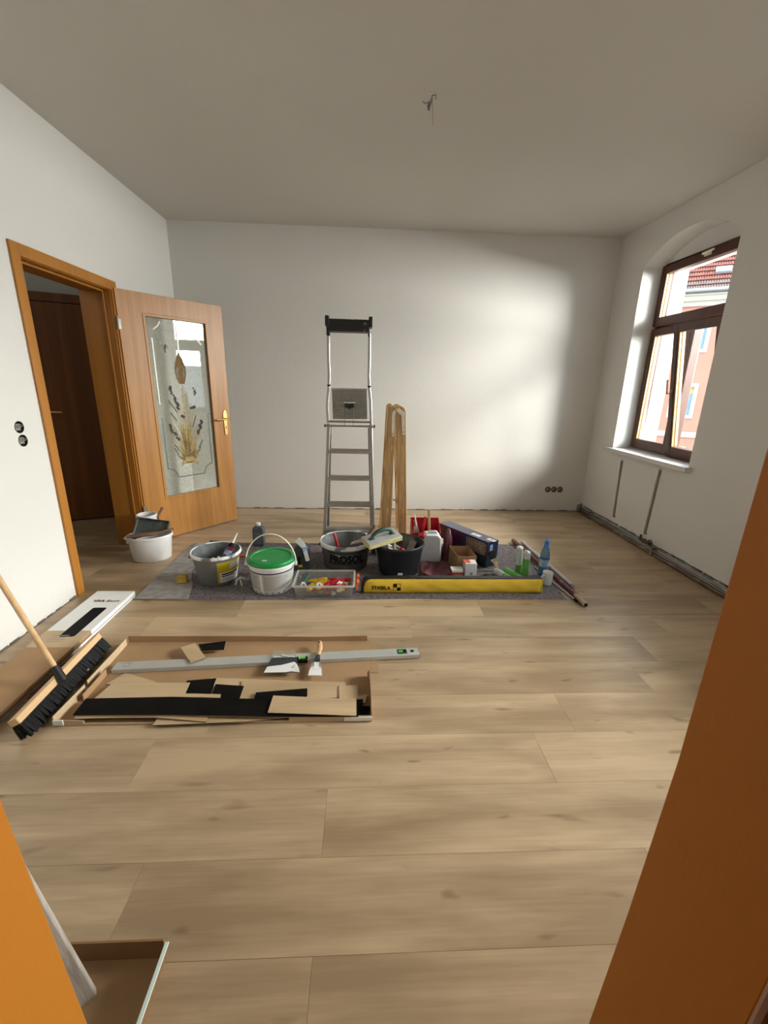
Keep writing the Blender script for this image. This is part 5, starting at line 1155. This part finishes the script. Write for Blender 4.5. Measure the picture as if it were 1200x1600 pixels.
for k in range(1, 5):
    z = .215 * k + .0; m = MB(); xa, xb = railx(LB, LT, z), railx(RB, RT_, z)
    m.bb(xa, xb, ly_(z) - .030, ly_(z) + .055, z - .006, z); m.bb(xa, xb, ly_(z) - .032, ly_(z) - .028, z - .026, z); m.bb(xa, xb, ly_(z) + .050, ly_(z) + .055, z - .026, z)
    for q in range(6): m.bb(xa, xb, ly_(z) - .024 + q * .014, ly_(z) - .019 + q * .014, z, z + .002)
    m.build('tread', 'alu', ld, bev=.001)
zP = 1.075
pl_ = MB(); p0, p1 = (-0.2390, 3.4400, 1.0960), (0.0290, 3.4400, 1.1010); p2 = (-0.2460, 3.4700, 1.3210); p3 = (0.0220, 3.4700, 1.3220)
pl_.prism([(p0[0], p0[2]), (p1[0], p1[2]), (p3[0], p3[2]), (p2[0], p2[2])], lambda u, v, h: (u, 3.45 + h + .05 * (v - 1.08), v), -.006, .006)
for q in range(13):
    z = p0[2] + .012 + q * (p2[2] - p0[2] - .02) / 13; pl_.prism([(p0[0] + .006, z), (p1[0] - .006, z), (p1[0] - .006, z + .007), (p0[0] + .006, z + .007)], lambda u, v, h: (u, 3.45 + h + .05 * (v - 1.08), v), -.010, -.004)
plt = pl_.build('platform', 'alu_dull', ld, bev=.001)
m = MB(); m.bar((p2[0] - .003, 3.458, p2[2]), (p3[0] + .003, 3.458, p3[2]), .020, .016); m.build('platform_edge', 'alu', plt, bev=.002)
xm = (p0[0] + p1[0]) / 2 - .005; zc = p0[2] + (p2[2] - p0[2]) * .47
m = MB(); m.bb(xm - .045, xm + .045, 3.425, 3.440, zc + .018, zc + .027); clp = m.build('clip_plate', 'white', plt, bev=.002)
m = MB(); m.bb(xm - .035, xm - .012, 3.420, 3.440, zc - .014, zc + .016); m.bb(xm + .012, xm + .036, 3.420, 3.440, zc - .014, zc + .016); m.bb(xm - .010, xm + .010, 3.424, 3.440, zc - .024, zc + .012); m.build('latch', 'black', plt, bev=.003)
m = MB()
for s_ in (-.035, .030): m.tube([(xm + s_, 3.428, zc - .01), (xm + s_, 3.432, zP - .005), (xm + s_, 3.415, zP - .03)], .0025, 6)
m.build('wire_clip', 'zinc', plt)
m = MB(); xa, xb = railx(LB, LT, 1.06), railx(RB, RT_, 1.06)
m.tube([(xa, 3.44, zP + .004), (xb, 3.44, zP + .004)], .0085, 10); m.build('platform_bar', 'alu', ld)
m = MB(); m.tube([(xa - .03, 3.435, zP - .028), (xb + .03, 3.435, zP - .028)], .0075, 10); m.build('hinge_bar', 'alu', ld)
m = MB(); m.tube([(xa - .034, 3.435, zP - .028), (xa - .026, 3.435, zP - .028)], .012, 10); m.tube([(xb + .026, 3.435, zP - .028), (xb + .034, 3.435, zP - .028)], .012, 10); m.build('bolt_cap', 'black', ld)
# guard bow: bends outwards above the platform, then runs up to the tray
for side, pts in (('l', ((-0.2760, 3.4600, 1.0650), (-0.2820, 3.4650, 1.1960), (-0.2790, 3.4700, 1.2390), (-0.2680, 3.4750, 1.3480), (-0.2650, 3.4800, 1.4280), (-0.2690, 3.4850, 1.5440), (-0.2690, 3.4900, 1.7200))), ('r', ((0.0600, 3.4600, 1.0610), (0.0550, 3.4650, 1.2030), (0.0520, 3.4700, 1.2460), (0.0410, 3.4750, 1.3460), (0.0380, 3.4800, 1.4350), (0.0390, 3.4850, 1.5510), (0.0390, 3.4900, 1.7240)))):
    m = MB(); m.tube(pts, .0115, 12); m.build('guard_bow', 'alu', ld, angle=60)
    q = pts[3]; m = MB(); m.tube([(q[0] - .012, q[1] - .012, q[2]), (q[0] + .012, q[1] - .012, q[2])], .007, 8); m.build('rivet', 'black', ld)
ta, tb = (-0.2750, 3.4900, 1.7770), (0.0450, 3.4900, 1.7730)
m = MB(); zt0, zt1 = (-0.1170, 3.4900, 1.7330)[2], (-0.1170, 3.4900, 1.8170)[2]
m.bb(ta[0] + .01, tb[0] - .01, 3.455, 3.56, zt0, zt0 + .008); m.bb(ta[0] + .01, tb[0] - .01, 3.450, 3.457, zt0, zt0 + .046); m.bb(ta[0] + .01, tb[0] - .01, 3.445, 3.452, zt0 + .042, zt1); m.bb(ta[0] + .01, tb[0] - .01, 3.553, 3.56, zt0, zt1)
m.build('tool_tray', 'blacksplash', ld, bev=.002)
for q, s_ in ((ta, 1), (tb, -1)):
    m = MB(); m.bb(q[0] - .014, q[0] + .014, 3.44, 3.565, zt0 + .035, zt1 + .022); m.bb(q[0] - .006 * 1, q[0] + .018 * s_ + .0, 3.455, 3.525, zt0 - .03, zt0 + .04); m.build('tray_bracket', 'black', ld, bev=.004)
# rear frame
for a, b_, s_ in ((LB, LT, 1), (RB, RT_, -1)):
    m = MB(); m.bar((railx(a, b_, 0) + .012 * s_, 3.60, FT + .01), (railx(a, b_, 1.03) + .012 * s_, 3.495, 1.03), .020, .028, up=(0, 1, 0)); m.build('rear_leg', 'alu_dull', ld, bev=.003)
    m = MB(); m.bar((railx(a, b_, 0) + .012 * s_, 3.60, FT + .003), (railx(a, b_, .04) + .012 * s_, 3.597, .045), .028, .036, up=(0, 1, 0)); m.build('foot', 'black', ld, bev=.003)
m = MB(); m.bar((railx(LB, LT, .12), 3.595, .055), (railx(RB, RT_, .12), 3.595, .055), .026, .018); m.build('rear_brace', 'alu_dull', ld, bev=.002)

tl = thing('wooden_ladder', 'low wooden folding ladder with zinc hinges, nearly closed', 'ladder', (.28, 3.85, 0))
YW = 3.71
def board(px, yy, name, thick=.026):
    m = MB(); m.prism([(p[0], p[2]) for p in px], lambda u, v, h: (u, yy + h, v), 0, thick); return m.build(name, 'pine', tl, bev=.004)
LBd = [(0.1630, 3.7100, 0.0370), (0.2880, 3.7100, 0.0370), (0.2640, 3.7100, 0.2690), (0.3270, 3.7100, 0.9520), (0.2840, 3.7100, 1.1120), (0.2710, 3.7100, 1.1850), (0.2490, 3.7100, 1.2000), (0.2220, 3.7100, 1.1970), (0.2060, 3.7100, 1.1780), (0.2050, 3.7100, 1.1100)]
LBd = [(0.1650, 3.7100, 0.0370), (0.2500, 3.7100, 0.0370), (0.2620, 3.7100, 0.3280), (0.2650, 3.7100, 0.7310), (0.2760, 3.7100, 0.9940), (0.2740, 3.7100, 1.1640), (0.2540, 3.7100, 1.1950), (0.2220, 3.7100, 1.1970), (0.2060, 3.7100, 1.1780), (0.2030, 3.7100, 1.0990), (0.1920, 3.7100, 0.7860)]
RBd = [(0.3290, 3.7100, 0.0380), (0.4020, 3.7100, 0.0380), (0.3690, 3.7100, 0.8440), (0.3550, 3.7100, 1.1550), (0.3410, 3.7100, 1.1810), (0.3080, 3.7100, 1.1960), (0.2760, 3.7100, 1.1870), (0.2770, 3.7100, 1.0590), (0.2930, 3.7100, 0.7320), (0.3140, 3.7100, 0.3290)]
def drop(P):                                          # carry the two foot points down to the planks
    P = [list(p) for p in P]
    for i, j in ((0, -1), (1, 2)):
        a, c_ = P[i], P[j]; t = (c_[2] - 0.001) / (c_[2] - a[2]); P[i] = [c_[0] + (a[0] - c_[0]) * t, a[1], .001]
    return P
LBd, RBd = drop(LBd), drop(RBd)
for dy in (0, .36):
    board(LBd, YW + dy, 'stringer'); board(RBd, YW + dy, 'stringer')
def mid(P, z):
    a, c_ = P[0], P[1]; lx0 = a[0] + (P[-1][0] - a[0]) * z / P[-1][2]; rx0 = c_[0] + (P[2][0] - c_[0]) * z / P[2][2]; return (lx0 + rx0) / 2
for z in (.28, .56, .84):
    for P in (LBd, RBd):
        x = mid(P, z); m = MB(); m.bar((x, YW - .0015, z), (x, YW + .388, z), .014, .050, up=(0, 0, 1)); m.build('rung', 'pinex', tl, bev=.002)
hz = lambda *pp: [(p[0], p[2]) for p in pp]
for P in (hz((0.2390, 3.7100, 0.9400), (0.2620, 3.7100, 0.9400), (0.2590, 3.7100, 1.1110), (0.2710, 3.7100, 1.1480), (0.2550, 3.7100, 1.1610), (0.2370, 3.7100, 1.1370), (0.2360, 3.7100, 1.0840)), hz((0.3270, 3.7100, 0.9580), (0.3500, 3.7100, 0.9530), (0.3420, 3.7100, 1.1390), (0.2920, 3.7100, 1.1770), (0.2700, 3.7100, 1.1640), (0.2770, 3.7100, 1.1480), (0.3170, 3.7100, 1.1170))):
    m = MB(); m.prism(P, lambda u, v, h: (u, YW + h, v), -.004, 0); hp_ = m.build('hinge_plate', 'cremesteel', tl, bev=.001)
    m = MB()
    for i in (0, 4): q = P[i]; m.tube([(q[0] + .008, YW - .006, q[1] + .02), (q[0] + .008, YW - .003, q[1] + .02)], .006, 8)
    m.build('hinge_bolt', 'zinc', hp_)
m = MB(); ca, cb_ = (0.2390, 3.7100, 0.4690), (0.2950, 3.7100, 0.4700)
for k in range(22):
    t = k / 21; x = ca[0] + (cb_[0] + .03 - ca[0]) * t; z = ca[2] + .0 - .115 * math.sin(PI * t) ** .8 + .03 * t
    m.torus((x, YW + .03 + .002 * (k % 2), z), .0065, .0016, 'y' if k % 2 else 'x', 8, 4)
m.tube([(ca[0] + .012, YW + .03, ca[2] - .02), (ca[0] + .014, YW + .03, ca[2] - .20)], .0022, 5)
m.build('chain', 'zinc', tl, kind='stuff')

# ================================================================ front left: cartons, broom, tray
def carton(name, label, x0, x1, y0, y1, z0, z1, yw, top_m, side_m):
    o = thing(name, label, 'carton', ((x0 + x1) / 2, (y0 + y1) / 2, z0))
    b = MB(); b.bb(x0, x1, y0, yw, z0, z1); b.build('cardboard_sleeve', 'card', o, bev=.0015)
    b = MB(); b.bb(x0, x1, yw + .0003, y1, z0, z1); wl_ = b.build('printed_lid', top_m, o, bev=.0015)
    return o, wl_
lo, wl1 = carton('lower_floor_carton', 'lower of the two flooring cartons, white printed side showing', -1.700, -1.478, 1.06, 2.622, .0005, .024, 2.05, 'paper', 'paper')
up_, wl2 = carton('upper_floor_carton', 'upper flooring carton with white lid lettered VIVAfloors and black window', -1.700, -1.468, 1.05, 2.600, .0245, .050, 2.135, 'paper', 'paper')
zt = .050
b = MB(); b.bb(-1.6995, -1.4675, 2.586, 2.6006, .026, .0506); b.build('mint_end', 'mint', up_, smooth=False)
b = MB(); wv = [(-1.5900, 2.0940, 0.0500), (-1.5300, 2.0930, 0.0500), (-1.5300, 2.3660, 0.0500), (-1.6050, 2.3730, 0.0500)]
def rounded(x0, x1, y0, y1, r):
    P = []
    for cx, cy, a0 in ((x1 - r, y1 - r, 0), (x0 + r, y1 - r, 90), (x0 + r, y0 + r, 180), (x1 - r, y0 + r, 270)):
        for k in range(5): a = R(a0 + 22.5 * k); P.append((cx + r * math.cos(a), cy + r * math.sin(a)))
    return P
b.prism(rounded(-1.600, -1.520, 2.075, 2.385, .012), lambda u, v, h: (u, v, h), zt + .0001, zt + .0008); b.build('viewing_window', 'ink', up_, smooth=False)
tl1 = lambda u, v, d: (-1.645 + u, 2.455 + v, zt + .0002 + d)
lettering('VIVA', tl1, .036, 'inkred', up_, bold=.0022, width=.070)
lettering('floors', lambda u, v, d: (-1.572 + u, 2.455 + v, zt + .0002 + d), .040, 'inkred', up_, shear=.3, bold=.001, width=.080)
b = MB(); b.bb(-1.6995, -1.4675, 1.98, 2.134, .0499, .0506); st = b.build('info_label', 'cardlight', up_, smooth=False)
b = MB()
for k in range(4): b.bb(-1.635, -1.56 + .008 * (k % 2), 2.03 + .018 * k, 2.036 + .018 * k, .0505, .0510)
b.build('label_print', 'inkgrey', st, smooth=False)
b = MB(); b.bb(-1.468, -1.4665, 2.14, 2.60, .0245, .0265); b.build('navy_edge', 'navy', up_, smooth=False)
b = MB(); b.bb(-1.4675, -1.4655, 1.06, 2.133, .026, .031); b.build('gap_shade_strip', 'carddark', up_, smooth=False)  # dark strip painting the shade of the gap between the cartons
b = MB(); b.bb(-1.4785, -1.477, 1.10, 2.05, .002, .022); b.build('side_print', 'labelgrey', lo, smooth=False)

# broom leaning on the left wall
bm_ = thing('broom', 'wide push broom with black bristles, its pole leaning on the left wall', 'broom', (-1.35, 1.75, 0))
ba, bb_ = Vector((-1.338, 1.428, .082)), Vector((-1.366, 2.025, .082)); bdir = (bb_ - ba).normalized()
tilt = Vector((-.48, 0, .877)); acr = bdir.cross(tilt).normalized()
hw, hl = .028, .046
b = MB(); b.bar(ba, bb_, .030, .042, up=tuple(acr)); b.build('broom_block', 'piney', bm_, bev=.004)
bc_ = (ba + bb_) / 2
b = MB(); rb_ = random.Random(4); nB = 58
for k in range(nB):
    p = ba + (bb_ - ba) * ((k + .5) / nB)
    for j in range(4):
        off = acr * ((j - 1.5) * .0105); s_ = p + off - tilt * .012
        tip = s_ - tilt * (.068 + rb_.uniform(-.004, .004)) + acr * ((j - 1.5) * .006 + rb_.uniform(-.004, .004)) + bdir * rb_.uniform(-.006, .006)
        if tip.z < .002: tip += Vector((0, 0, .002 - tip.z))
        b.tube([s_, (s_ + tip) / 2, tip], [.0052, .0062, .0045], 5)
b.build('bristles', 'bristle', bm_, kind='stuff')
b = MB()
for k in range(14): p = ba + (bb_ - ba) * rb_.uniform(.05, .95) - tilt * .071 + acr * rb_.uniform(.012, .024); b.ball(p, rb_.uniform(.003, .006), 6)
b.build('dust_crumbs', 'labelgrey', bm_, kind='stuff')
sk0 = Vector((-1.3230, 1.6810, 0.0980)); hd_ = Vector((-1.6000, 1.8200, 0.4950)) - sk0; hdn = hd_.normalized()
b = MB(); b.tube([sk0 - hdn * .020, sk0, sk0 + hdn * .055], [.020, .019, .0165], 14); b.build('socket', 'black', bm_)
tw_ = (XL + .016 - sk0.x) / hdn.x
b = MB(); b.tube([sk0 + hdn * .045, sk0 + hdn * tw_], .0125, 14); b.build('pole', 'pinex', bm_)

# cardboard tray with flooring offcuts
ty = thing('cardboard_tray', 'flat opened cardboard tray holding flooring offcuts', 'tray', (-.6, 1.8, 0))
b = MB(); b.bb(-1.255, .045, 1.500, 2.095, .0004, .0028); b.build('base', 'card', ty, smooth=False)
def wall_(pts, t=.003, m='card', nm='side_wall'):
    b = MB()
    for (x0, y0, x1, y1, h0, h1) in pts:
        d = Vector((x1 - x0, y1 - y0, 0)).normalized(); n = Vector((-d.y, d.x, 0)) * t / 2
        V = []
        for x, y, h in ((x0, y0, h0), (x1, y1, h1)):
            for s_ in (-1, 1): V += [(x + n.x * s_, y + n.y * s_, .001), (x + n.x * s_, y + n.y * s_, h)]
        b.add(V, [(0, 1, 5, 4), (2, 6, 7, 3), (1, 3, 7, 5), (0, 4, 6, 2), (0, 2, 3, 1), (4, 5, 7, 6)])
    return b.build(nm, m, ty, smooth=False)
wall_([(-1.252, 2.094, -.63, 2.094, .040, .038), (-.63, 2.094, -.25, 2.094, .038, .030), (-.25, 2.094, .030, 2.094, .030, .036)])
wall_([(-1.252, 1.502, -1.13, 1.502, .030, .024), (-1.13, 1.502, -.30, 1.502, .010, .010), (-.30, 1.502, .044, 1.502, .026, .030)], m='cardlight')
wall_([(-1.250, 1.502, -1.243, 1.70, .045, .045), (-1.247, 1.725, -1.252, 2.07, .045, .040)], m='cardlight')
wall_([(-1.216, 1.64, -1.218, 1.82, .038, .036)], m='card')
wall_([(.044, 1.502, .044, 1.60, .050, .055), (.044, 1.60, .040, 1.765, .055, .062), (.040, 1.765, .030, 1.79, .062, .025)], m='card')
b = MB(); b.bb(.046, .085, 1.82, 2.06, .0006, .0028); b.build('folded_flap', 'card', ty, smooth=False)
b = MB(); b.bb(-.07, .047, 1.4955, 1.5005, .008, .026); b.build('pale_edge', 'paper', ty, smooth=False)
b = MB(); b.bb(-1.25, -1.21, 1.4955, 1.5005, .006, .030); b.build('pale_edge', 'paper', ty, smooth=False)
seq = [0]
def offcut(label, P, z, dark=False, bow=0.0, t=.0045):
    o = thing('flooring_offcut', label, 'offcut', (P[0][0], P[0][1], z))
    lo_ = min(p[0] for p in P); hi_ = max(p[0] for p in P)
    def fn(u, v, h): return (u, v, h + bow * math.sin(PI * (u - lo_) / (hi_ - lo_)))
    # subdivide long edges so the piece can bow
    Q = []
    for a, c_ in zip(P, P[1:] + P[:1]):
        n = 8 if bow and abs(a[0] - c_[0]) > .15 else 1
        for k in range(n): Q.append((a[0] + (c_[0] - a[0]) * k / n, a[1] + (c_[1] - a[1]) * k / n))
    top, und = ('blackback', 'offcut') if dark else ('offcut', 'blackback')
    b = MB(); b.prism(Q, fn, z + t * .5, z + t); b.build('face', top, o, smooth=False)
    b = MB(); b.prism(Q, fn, z, z + t * .498); b.build('underside', und, o, smooth=False)
    return o
offcut('pale triangular offcut peeking out at the back left of the pile', [(-1.1810, 1.7460), (-1.1340, 1.8290), (-0.9620, 1.7610), (-0.9590, 1.7340)], .0035)
offcut('pale offcut forming the back row of the pile, middle', [(-0.7150, 1.7870), (-0.2870, 1.7550), (-0.2780, 1.6880), (-0.7600, 1.6660)], .0035)
offcut('long pale offcut in the middle of the pile under the black wedge', [(-0.5620, 1.7560), (-0.0740, 1.7390), (-0.0670, 1.6340), (-0.5440, 1.6260)], .0085)
offcut('black underside offcut with a thin pale line, left of middle in the pile', [(-0.7960, 1.6470), (-0.8180, 1.7600), (-0.6870, 1.7760), (-0.6760, 1.6450)], .0085, True)
offcut('black offcut right beside the one with the thin pale line', [(-0.6670, 1.6370), (-0.6740, 1.7270), (-0.5410, 1.7120), (-0.5380, 1.6270)], .0135, True)
offcut('long pale offcut at the left of the pile behind the big black strip', [(-1.1700, 1.6090), (-1.1420, 1.7360), (-0.7920, 1.7330), (-0.7860, 1.6590), (-0.6270, 1.6520), (-0.6160, 1.5990)], .0185)
offcut('short pale offcut at the right end of the pile, upper', [(-0.1030, 1.7070), (-0.0170, 1.7100), (-0.0120, 1.5880), (-0.0960, 1.5890)], .0135)
offcut('tiny pale offcut at the right end of the pile near the tray wall', [(-0.0560, 1.6390), (0.0280, 1.6500), (0.0190, 1.5970), (-0.0540, 1.5900)], .0085)
offcut('black wedge shaped offcut reaching out over the long pale one', [(-0.4730, 1.6100), (-0.4730, 1.6600), (-0.2470, 1.6840), (-0.2410, 1.6350), (-0.2650, 1.5990)], .0195, True)
offcut('small black offcut at the right end of the pile', [(-0.0350, 1.6150), (0.0080, 1.6140), (0.0080, 1.5130), (-0.0330, 1.5140)], .0140, True)
offcut('smallest black offcut in the right corner of the tray', [(-0.0060, 1.5840), (0.0390, 1.5830), (0.0350, 1.5140), (-0.0110, 1.5080)], .0030, True)
offcut('bowed pale offcut along the front edge under the big black strip', [(-1.1770, 1.5170), (-1.1890, 1.5530), (-0.6360, 1.5360), (-0.6360, 1.4890), (-0.8580, 1.5140)], .0170, bow=.004)
offcut('pale pointed offcut lying lowest along the front edge', [(-0.8480, 1.4800), (-0.8430, 1.5150), (-0.4040, 1.5350), (-0.2590, 1.5180), (-0.4740, 1.4930)], .0125)
offcut('big black strip across the front of the pile', [(-1.1900, 1.5280), (-1.1950, 1.6260), (-0.8260, 1.6280), (-0.3910, 1.6040), (-0.0120, 1.5860), (-0.0110, 1.4980), (-0.3830, 1.5010), (-0.7810, 1.5200)], .0250, True, bow=.003)
offcut('pale rectangular offcut topmost at the front right of the pile', [(-0.3910, 1.5180), (-0.3880, 1.6210), (-0.0210, 1.5920), (-0.0190, 1.4930)], .0335)
offcut('small pale offcut near the back wall of the tray', [(-0.9380, 1.9940), (-0.8780, 2.0340), (-0.7820, 1.9100), (-0.8370, 1.8640)], .0305)
offcut('small black offcut near the back wall of the tray', [(-0.8620, 2.0340), (-0.7280, 2.0650), (-0.7150, 1.9860), (-0.8220, 1.9760)], .022, True)

# spirit level lying across the tray
sl_ = thing('spirit_level', 'long pale grey spirit level lying across the cardboard tray', 'level', (-0.4850, 1.9060, 0.0040))
s0, s1 = Vector((-1.2000, 1.8550, 0.0260)), Vector((0.3010, 1.9630, 0.0260)); s0.z = s1.z = .0155; sd_ = (s1 - s0).normalized(); sn_ = Vector((-sd_.y, sd_.x, 0))
b = MB(); b.bar(s0, s1, .062, .023); b.build('profile', 'level', sl_, bev=.002)
SL = (s1 - s0).length
sp_ = lambda u, v, h: tuple(s0 + sd_ * u + sn_ * v + Vector((0, 0, h)))
b = MB(); b.prism(rect(SL - .115, SL - .065, -.020, .022), sp_, .0110, .0122); vh = b.build('vial_frame', 'dgreen', sl_, smooth=False)
b = MB(); b.tube([sp_(SL - .108, 0, .013), sp_(SL - .086, 0, .013)], .006, 10); b.build('vial', 'green', vh); b = MB(); b.tube([sp_(SL - .076, .002, .0122), sp_(SL - .076, .002, .0130)], .011, 14); b.build('vial_ring', 'ink', vh)
b = MB(); b.prism(rect(SL - .045, SL - .028, -.008, .010), sp_, .0110, .0121); b.build('hang_hole', 'ink', sl_, smooth=False)
b = MB(); um = (-0.3000, 1.8990, 0.0260); uu = (Vector(um) - s0).dot(sd_)
b.prism(rect(uu - .028, uu + .028, -.034, .0), sp_, -.004, .0128); vh2 = b.build('vial_frame', 'ink', sl_, bev=.001)
b = MB(); b.tube([sp_(uu - .016, -.014, .0135), sp_(uu + .016, -.014, .0135)], .007, 12); b.build('vial', 'green', vh2); b = MB(); b.tube([sp_(uu - .0165, -.014, .0136), sp_(uu - .0125, -.014, .0136)], .0076, 12); b.build('vial_ring', 'white', vh2)
b = MB(); b.torus(sp_(.055, .004, .0116), .015, .0012, 'z', 18, 4); b.torus(sp_(.065, .004, .0116), .015, .0012, 'z', 18, 4); b.build('printed_mark', 'inkgrey', sl_)
for u in (-.0005, SL - .0025):
    b = MB(); b.prism([(-.031, -.0115), (.031, -.0115), (.031, .0115), (-.031, .0115)], lambda a, c_, h: sp_(u + h, a, c_), 0, .003); b.build('end_cap', 'gutter', sl_, smooth=False)
# filling blade and putty knife on the level
ZB = .029
sb = thing('plaster_spatula', 'wide steel filling blade with white plaster along its edge, lying on the level', 'spatula', (-0.3920, 1.8430, 0.0300))
def flat(P, z0, z1, m, name, par):
    b = MB(); b.prism(P, lambda u, v, h: (u, v, h), z0, z1); return b.build(name, m, par, smooth=False)
flat([(-0.4680, 1.7900), (-0.2960, 1.7900), (-0.3300, 1.9100), (-0.4510, 1.9060)], ZB, ZB + .0015, 'flask', 'blade', sb)
flat([(-0.4670, 1.7890), (-0.4590, 1.8340), (-0.3930, 1.8460), (-0.3340, 1.8710), (-0.3190, 1.8520), (-0.3040, 1.8170), (-0.2970, 1.7890), (-0.3380, 1.7980), (-0.3670, 1.7900)], ZB + .0015, ZB + .0030, 'paper', 'plaster_edge', sb)
flat([(-0.3500, 1.8330), (-0.3300, 1.8470), (-0.2980, 1.7950), (-0.3170, 1.7980)], ZB + .003, ZB + .0034, 'steel', 'bare_steel', sb)
flat([(-0.4530, 1.8980), (-0.3290, 1.9020), (-0.3440, 1.9560), (-0.4510, 1.9520)], ZB + .0015, ZB + .010, 'film', 'clear_back', sb)
b = MB(); rr_ = random.Random(8)
for k in range(9):
    u = k / 8; P0 = Vector((-0.4340, 1.8990, 0.0420)) * (1 - u) + Vector((-0.3420, 1.9040, 0.0420)) * u; b.box((P0.x, P0.y + rr_.uniform(0, .018), ZB + .0105), (.012, .005, .001), rot=(0, 0, rr_.uniform(-1, 1)))
b.build('worn_print', 'paper', sb, smooth=False)
pk = thing('putty_knife', 'putty knife with pale wooden handle and plaster smeared blade, lying on the level', 'knife', (-0.2290, 1.8410, 0.0300))
flat([(-0.2540, 1.7630), (-0.1860, 1.7620), (-0.1980, 1.8410), (-0.2120, 1.8870), (-0.2410, 1.8880), (-0.2480, 1.8410)], ZB, ZB + .0014, 'steel', 'blade', pk)
flat([(-0.2530, 1.7660), (-0.1880, 1.7650), (-0.1950, 1.8110), (-0.2520, 1.8070)], ZB + .0014, ZB + .0024, 'paper', 'plaster_edge', pk)
flat([(-0.2320, 1.8110), (-0.2080, 1.8110), (-0.2140, 1.8770), (-0.2360, 1.8770)], ZB + .0014, ZB + .0022, 'paper', 'plaster_smear', pk)
kz = ZB + .012
k0, k1, k2, k3 = [Vector(p) for p in ((-0.2210, 1.8670, 0.0410), (-0.2200, 1.9090, 0.0410), (-0.2160, 1.9640, 0.0410), (-0.2240, 2.0280, 0.0410))]
b = MB(); b.tube([k0, k1], [.016, .011], 10, flat=.6); b.build('ferrule', 'flask', pk)
b = MB(); b.tube([k1, (k1 + k2) / 2, k2, (k2 + k3) / 2, k3], [.009, .011, .013, .015, .011], 12, flat=.7); b.build('handle', 'pinex', pk)
b = MB(); q = (k2 * .25 + k3 * .75); b.tube([(q.x - .002, q.y, q.z + .0095), (q.x - .002, q.y, q.z + .0112)], .005, 10); b.build('hang_hole', 'ink', pk)

# ================================================================ near left corner: carton and batten
nb = thing('near_carton', 'open cardboard carton with a mint edge, bottom left corner by the door lining', 'carton', (-.72, .60, 0))
b = MB(); b.bb(-.99, -.478, .462, .742, .0005, .004); b.build('base', 'card', nb, smooth=False)
b = MB(); b.bb(-.99, -.473, .730, .7345, .001, .066); b.build('side_wall', 'carddark', nb, smooth=False)
b = MB(); P = [(-.478, 0), (-.474, 0), (-.463, .062), (-.467, .062)]; b.prism(P, lambda u, v, h: (u, h, v + .001), .462, .73); b.build('side_wall', 'carddark', nb, smooth=False)
b = MB(); b.bar((-.463, .464, .0645), (-.463, .728, .0645), .0095, .004); b.build('mint_edge', 'mint', nb, bev=.001)
bt = thing('batten', 'weathered grey wooden batten leaning behind the near left door lining', 'batten', (-0.6100, 0.6520, 0.0050))
q0 = Vector((-0.6180, 0.6610, 0.0060)); q1 = Vector((-0.6140, 0.5750, 0.5620)); ax = (q1 - q0); 
b = MB(); b.bar(q0, q0 + ax * 1.5, .034, .018, up=(.55, -.8, .1)); b.build('plank_piece', 'greywood', bt, bev=.003)
